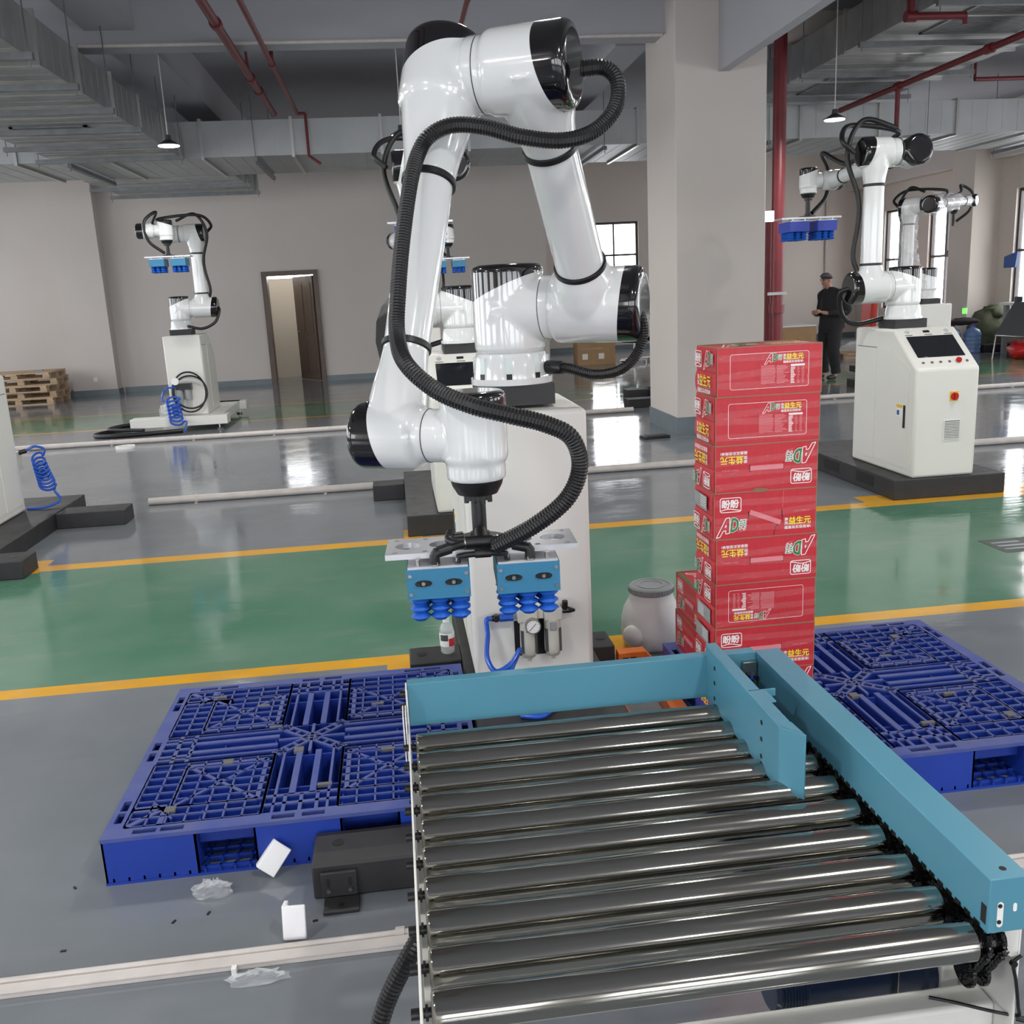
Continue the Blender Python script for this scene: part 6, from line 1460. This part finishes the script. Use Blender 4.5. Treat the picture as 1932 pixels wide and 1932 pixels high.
# desk, bench and signs at the right edge
ds = thing('workbench', 'white workbench with shelf against the right wall', 'workbench', (12.2, 16.3, 0))
MB().box((11.75, 15.3, .92), (12.45, 17.6, .97)).build('bench_top', M['dispenser'], ds); MB().box((12.38, 15.3, .0), (12.44, 17.6, .92)).build('bench_back', M['dispenser_grey'], ds)
for y in (15.4, 17.5): MB().box((11.8, y - .04, 0), (11.88, y + .04, .92)).build('bench_leg', M['dispenser_grey'], ds)
MB().box((11.8, 15.4, .50), (12.4, 17.5, .54)).build('bench_shelf', M['dispenser'], ds)
for k, (y, h) in enumerate(((17.4, .10), (17.1, .16), (16.8, .22))): box_thing('small_fixture', ('low black', 'middle black', 'tall black')[k] + ' fixture standing on the white workbench', 'fixture', (12.0, y, .97), (12.1, y + .12, .97 + h), 'black_pl', .01)
sb_ = thing('wall_sign', 'slanted blue sign on the right wall by the far window', 'sign', (12.49, 18.7, 1.75)); m = MB(); m.add([(12.47, 18.62, 1.62), (12.47, 18.25, 1.62), (12.47, 18.20, 1.93), (12.47, 18.62, 1.84), (12.49, 18.62, 1.62), (12.49, 18.25, 1.62), (12.49, 18.20, 1.93), (12.49, 18.62, 1.84)], [(0, 1, 2, 3), (7, 6, 5, 4), (0, 4, 5, 1), (1, 5, 6, 2), (2, 6, 7, 3), (3, 7, 4, 0)]); m.build('sign_board', M['paper_blue'], sb_)
tp = thing('folding_table', 'dark folding table leaning at the right edge with red cloth below', 'table', (12.0, 16.0, 0))
MB().box((11.2, 15.5, .35), (11.23, 16.6, 1.05), rot=Matrix.Rotation(.55, 3, 'Y')).build('table_panel', M['seam'], tp)
m = MB(); m.tube([(11.0, 15.5, .0), (11.05, 15.5, .42), (11.0, 16.5, .42), (10.95, 16.5, 0)], .018, 8); m.build('tube_frame', M['steel'], tp, smooth=60)
m = MB(); lump(m, (11.25, 16.1, .17), (.22, .3, .17), 15); tag(m.build('red_cloth', M['red_btn'], None, smooth=80, base=(11.25, 16.1, 0)), 'red cloth heap under the folding table at the right edge', 'cloth')

# ------------------------------------------------------------------ the standing man
def skin_body(name, joints, bones, m, parent, lvl=2, root=0):
    me = bpy.data.meshes.new(name); me.from_pydata([j[0] for j in joints], bones, [])
    o = bpy.data.objects.new(name, me); COL.objects.link(o)
    s = o.modifiers.new('skin', 'SKIN'); s.use_smooth_shade = True
    for i, v in enumerate(me.skin_vertices[0].data):
        r = joints[i][1]; v.radius = r if isinstance(r, tuple) else (r, r); v.use_root = (i == root)
    u = o.modifiers.new('sub', 'SUBSURF'); u.levels = lvl; u.render_levels = lvl
    x = evaluated(o); bpy.data.objects.remove(o); bpy.data.meshes.remove(me)
    x.materials.clear(); x.materials.append(m); x.polygons.foreach_set('use_smooth', [True] * len(x.polygons))
    o = bpy.data.objects.new(name, x); COL.objects.link(o); o.parent = parent; return o
man = thing('person', 'man in black jacket and trousers looking down at a phone', 'person', (7.02, 14.85, 0)); man.rotation_euler = (0, 0, math.radians(20)); man.scale = (1.08, 1.1, 1.0)
# local frame: he faces -x, z up, feet at 0
J = [((0, 0, .90), .10), ((.02, 0, 1.08), (.10, .12)), ((.03, 0, 1.26), (.09, .12)), ((-.01, 0, 1.40), (.05, .055)), ((-.075, 0, 1.475), .052), ((-.125, 0, 1.545), (.072, .066)), ((-.125, 0, 1.60), (.082, .072)),
     ((0, .09, .84), .075), ((-.02, .13, .48), .062), ((.04, .14, .10), .042), ((-.02, .14, .045), .04), ((-.14, .15, .03), .032),
     ((0, -.09, .84), .075), ((-.06, -.12, .48), .062), ((-.01, -.14, .10), .042), ((-.07, -.14, .045), .04), ((-.19, -.15, .03), .032),
     ((.02, .19, 1.31), .045), ((.04, .25, 1.08), .040), ((-.20, .12, 1.05), .034), ((-.255, .075, 1.075), .026),
     ((.02, -.19, 1.31), .045), ((.04, -.25, 1.08), .040), ((-.20, -.10, 1.06), .034), ((-.255, -.045, 1.085), .026)]
Bn = [(0, 1), (1, 2), (2, 3), (3, 4), (4, 5), (5, 6), (0, 7), (7, 8), (8, 9), (9, 10), (10, 11), (0, 12), (12, 13), (13, 14), (14, 15), (15, 16), (2, 17), (17, 18), (18, 19), (19, 20), (2, 21), (21, 22), (22, 23), (23, 24)]
body = skin_body('body', J, Bn, M['skin'], man)
infl = lambda r, k: tuple(a + k for a in r) if isinstance(r, tuple) else r + k
def loft(nm, rings, mt, n=18):
    """garment from elliptical rings (centre, half width along x, half width along y)"""
    m = MB(); vs = []
    for c, rx, ry in rings:
        for q in range(n):
            an = 2 * PI * q / n; w = 1 + .035 * math.sin(5 * an + 9 * c[2]); vs.append((c[0] + rx * w * math.cos(an), c[1] + ry * w * math.sin(an), c[2]))
    k = len(rings); m.add(vs, [(i * n + q, i * n + (q + 1) % n, (i + 1) * n + (q + 1) % n, (i + 1) * n + q) for i in range(k - 1) for q in range(n)] + [tuple(reversed(range(n))), tuple((k - 1) * n + q for q in range(n))])
    return m
def local(mb, nm, mt):
    o = bpy.data.objects.new(nm, mb.mesh(nm, mt, 75)); COL.objects.link(o); o.parent = man; return o
jm = loft('jacket', [((.01, 0, .80), .155, .185), ((.015, 0, .84), .165, .195), ((.03, 0, 1.0), .165, .20), ((.05, 0, 1.15), .165, .215), ((.05, 0, 1.28), .155, .225), ((.035, 0, 1.36), .13, .205), ((.0, 0, 1.42), .095, .13), ((-.045, 0, 1.455), .068, .078), ((-.06, 0, 1.465), .055, .06)], None)
for s in (-1, 1):
    sh, el, wr_ = Vector((.02, s * .205, 1.33)), Vector((.05, s * .255, 1.07)), Vector((-.185, s * .115, 1.055))
    jm.tube(bez([sh + Vector((-.01, -s * .06, .03)), sh, el + Vector((0, 0, .02)), el.lerp(wr_, .35), wr_], 6), .07, 12, radii=[.075 + (.05 - .075) * t / 24 + .012 * math.sin(t * 1.3) * .5 for t in range(25)])
local(jm, 'jacket', M['cloth_black'])
tm = loft('trousers', [((0, 0, .74), .12, .15), ((0, 0, .86), .14, .165), ((.01, 0, .95), .13, .155)], None)
for s, hip, kn, an_ in ((1, (0, .085, .86), (-.02, .13, .48), (.035, .14, .10)), (-1, (0, -.085, .86), (-.06, -.12, .48), (-.015, -.14, .10))):
    tm.tube(bez([hip, Vector(hip).lerp(Vector(kn), .5), kn, Vector(kn).lerp(Vector(an_), .5), an_], 5), .1, 14, radii=[.115 - .048 * t / 20 + .004 * math.sin(t * 1.7) for t in range(21)])
local(tm, 'trousers', M['cloth_black'])
for s, (k1, k2) in enumerate(((10, 11), (15, 16))):
    p, q = J[k1][0], J[k2][0]; skin_body('shoe', [((p[0] + .05, p[1], .045), .046), ((p[0] - .02, p[1], .045), .045), ((q[0] - .01, q[1], .035), .036)], [(0, 1), (1, 2)], M['shoe'], man)
m = MB(); n, k = 20, 10; vs = []
for i in range(k + 1):
    t = PI / 2 * i / k * .92 + .12
    for j in range(n):
        a = 2 * PI * j / n; vs.append((-.118 + .098 * math.cos(t) * math.cos(a), .088 * math.cos(t) * math.sin(a), 1.60 + .088 * math.sin(t) + (.012 if math.cos(a) < 0 else -.02) * (1 - i / k)))
m.add(vs, [(i * n + j, i * n + (j + 1) % n, (i + 1) * n + (j + 1) % n, (i + 1) * n + j) for i in range(k) for j in range(n)])
local(m, 'hair', M['hair'])
m = MB(); m.lathe([(.001, -.02), (.013, -.01), (.016, .01), (.006, .03), (.001, .034)], (-.205, 0, 1.555), (-.35, 0, 1), 10); local(m, 'nose', M['skin'])
for s in (-1, 1):
    m = MB(); m.lathe([(.001, -.006), (.02, -.004), (.026, .0), (.02, .006), (.001, .004)], (-.115, s * .078, 1.565), (0.2, s, 0.1), 12); local(m, 'ear', M['skin'])
    m = MB(); m.lathe([(.001, 0), (.009, .001), (.006, .005), (.001, .006)], (-.198, s * .03, 1.575), (-1, 0, -.2), 10); local(m, 'eye', M['ink_black'])
    m = MB(); m.box((-.205, s * .03 - .018, 1.593), (-.194, s * .03 + .018, 1.600)); local(m, 'eyebrow', M['hair'])
m = MB(); m.box((-.199, -.022, 1.512), (-.190, .022, 1.518)); local(m, 'mouth', M['red_pipe'])
# hands: palm, four fingers and a thumb closed round the phone
def hand(c, s):
    c = Vector(c); out = []
    j = [((c.x, c.y, c.z), .022), ((c.x - .045, c.y - s * .012, c.z + .004), (.030, .016))]; b = [(0, 1)]
    for f in range(4):
        o = len(j); dz = (f - 1.5) * .0175; L = (.85, 1.0, .95, .75)[f]
        j += [((c.x - .070, c.y - s * .02, c.z + dz), .0085), ((c.x - .085, c.y - s * (.02 + .02 * L), c.z + dz), .008), ((c.x - .072, c.y - s * (.02 + .045 * L), c.z + dz), .007)]; b += [(1, o), (o, o + 1), (o + 1, o + 2)]
    o = len(j); j += [((c.x - .035, c.y - s * .02, c.z + .032), .010), ((c.x - .055, c.y - s * .045, c.z + .038), .008)]; b += [(1, o), (o, o + 1)]
    skin_body('hand', j, b, M['skin'], man, 1)
hand((-.245, .085, 1.075), 1); hand((-.245, -.055, 1.085), -1)
ph = MB(); ph.box((-.345, -.055, 1.075), (-.325, .075, 1.085)); ph.v = [tuple(Matrix.Rotation(math.radians(20), 3, 'Z') @ Vector(v) + Vector((7.02, 14.85, 0))) for v in ph.v]
o = ph.build('mobile_phone', M['black_pl'], None, base=tuple(Matrix.Rotation(math.radians(20), 3, 'Z') @ Vector((-.335, .01, 1.075)) + Vector((7.02, 14.85, 0)))); tag(o, 'dark phone held in both hands by the man in black', 'phone')
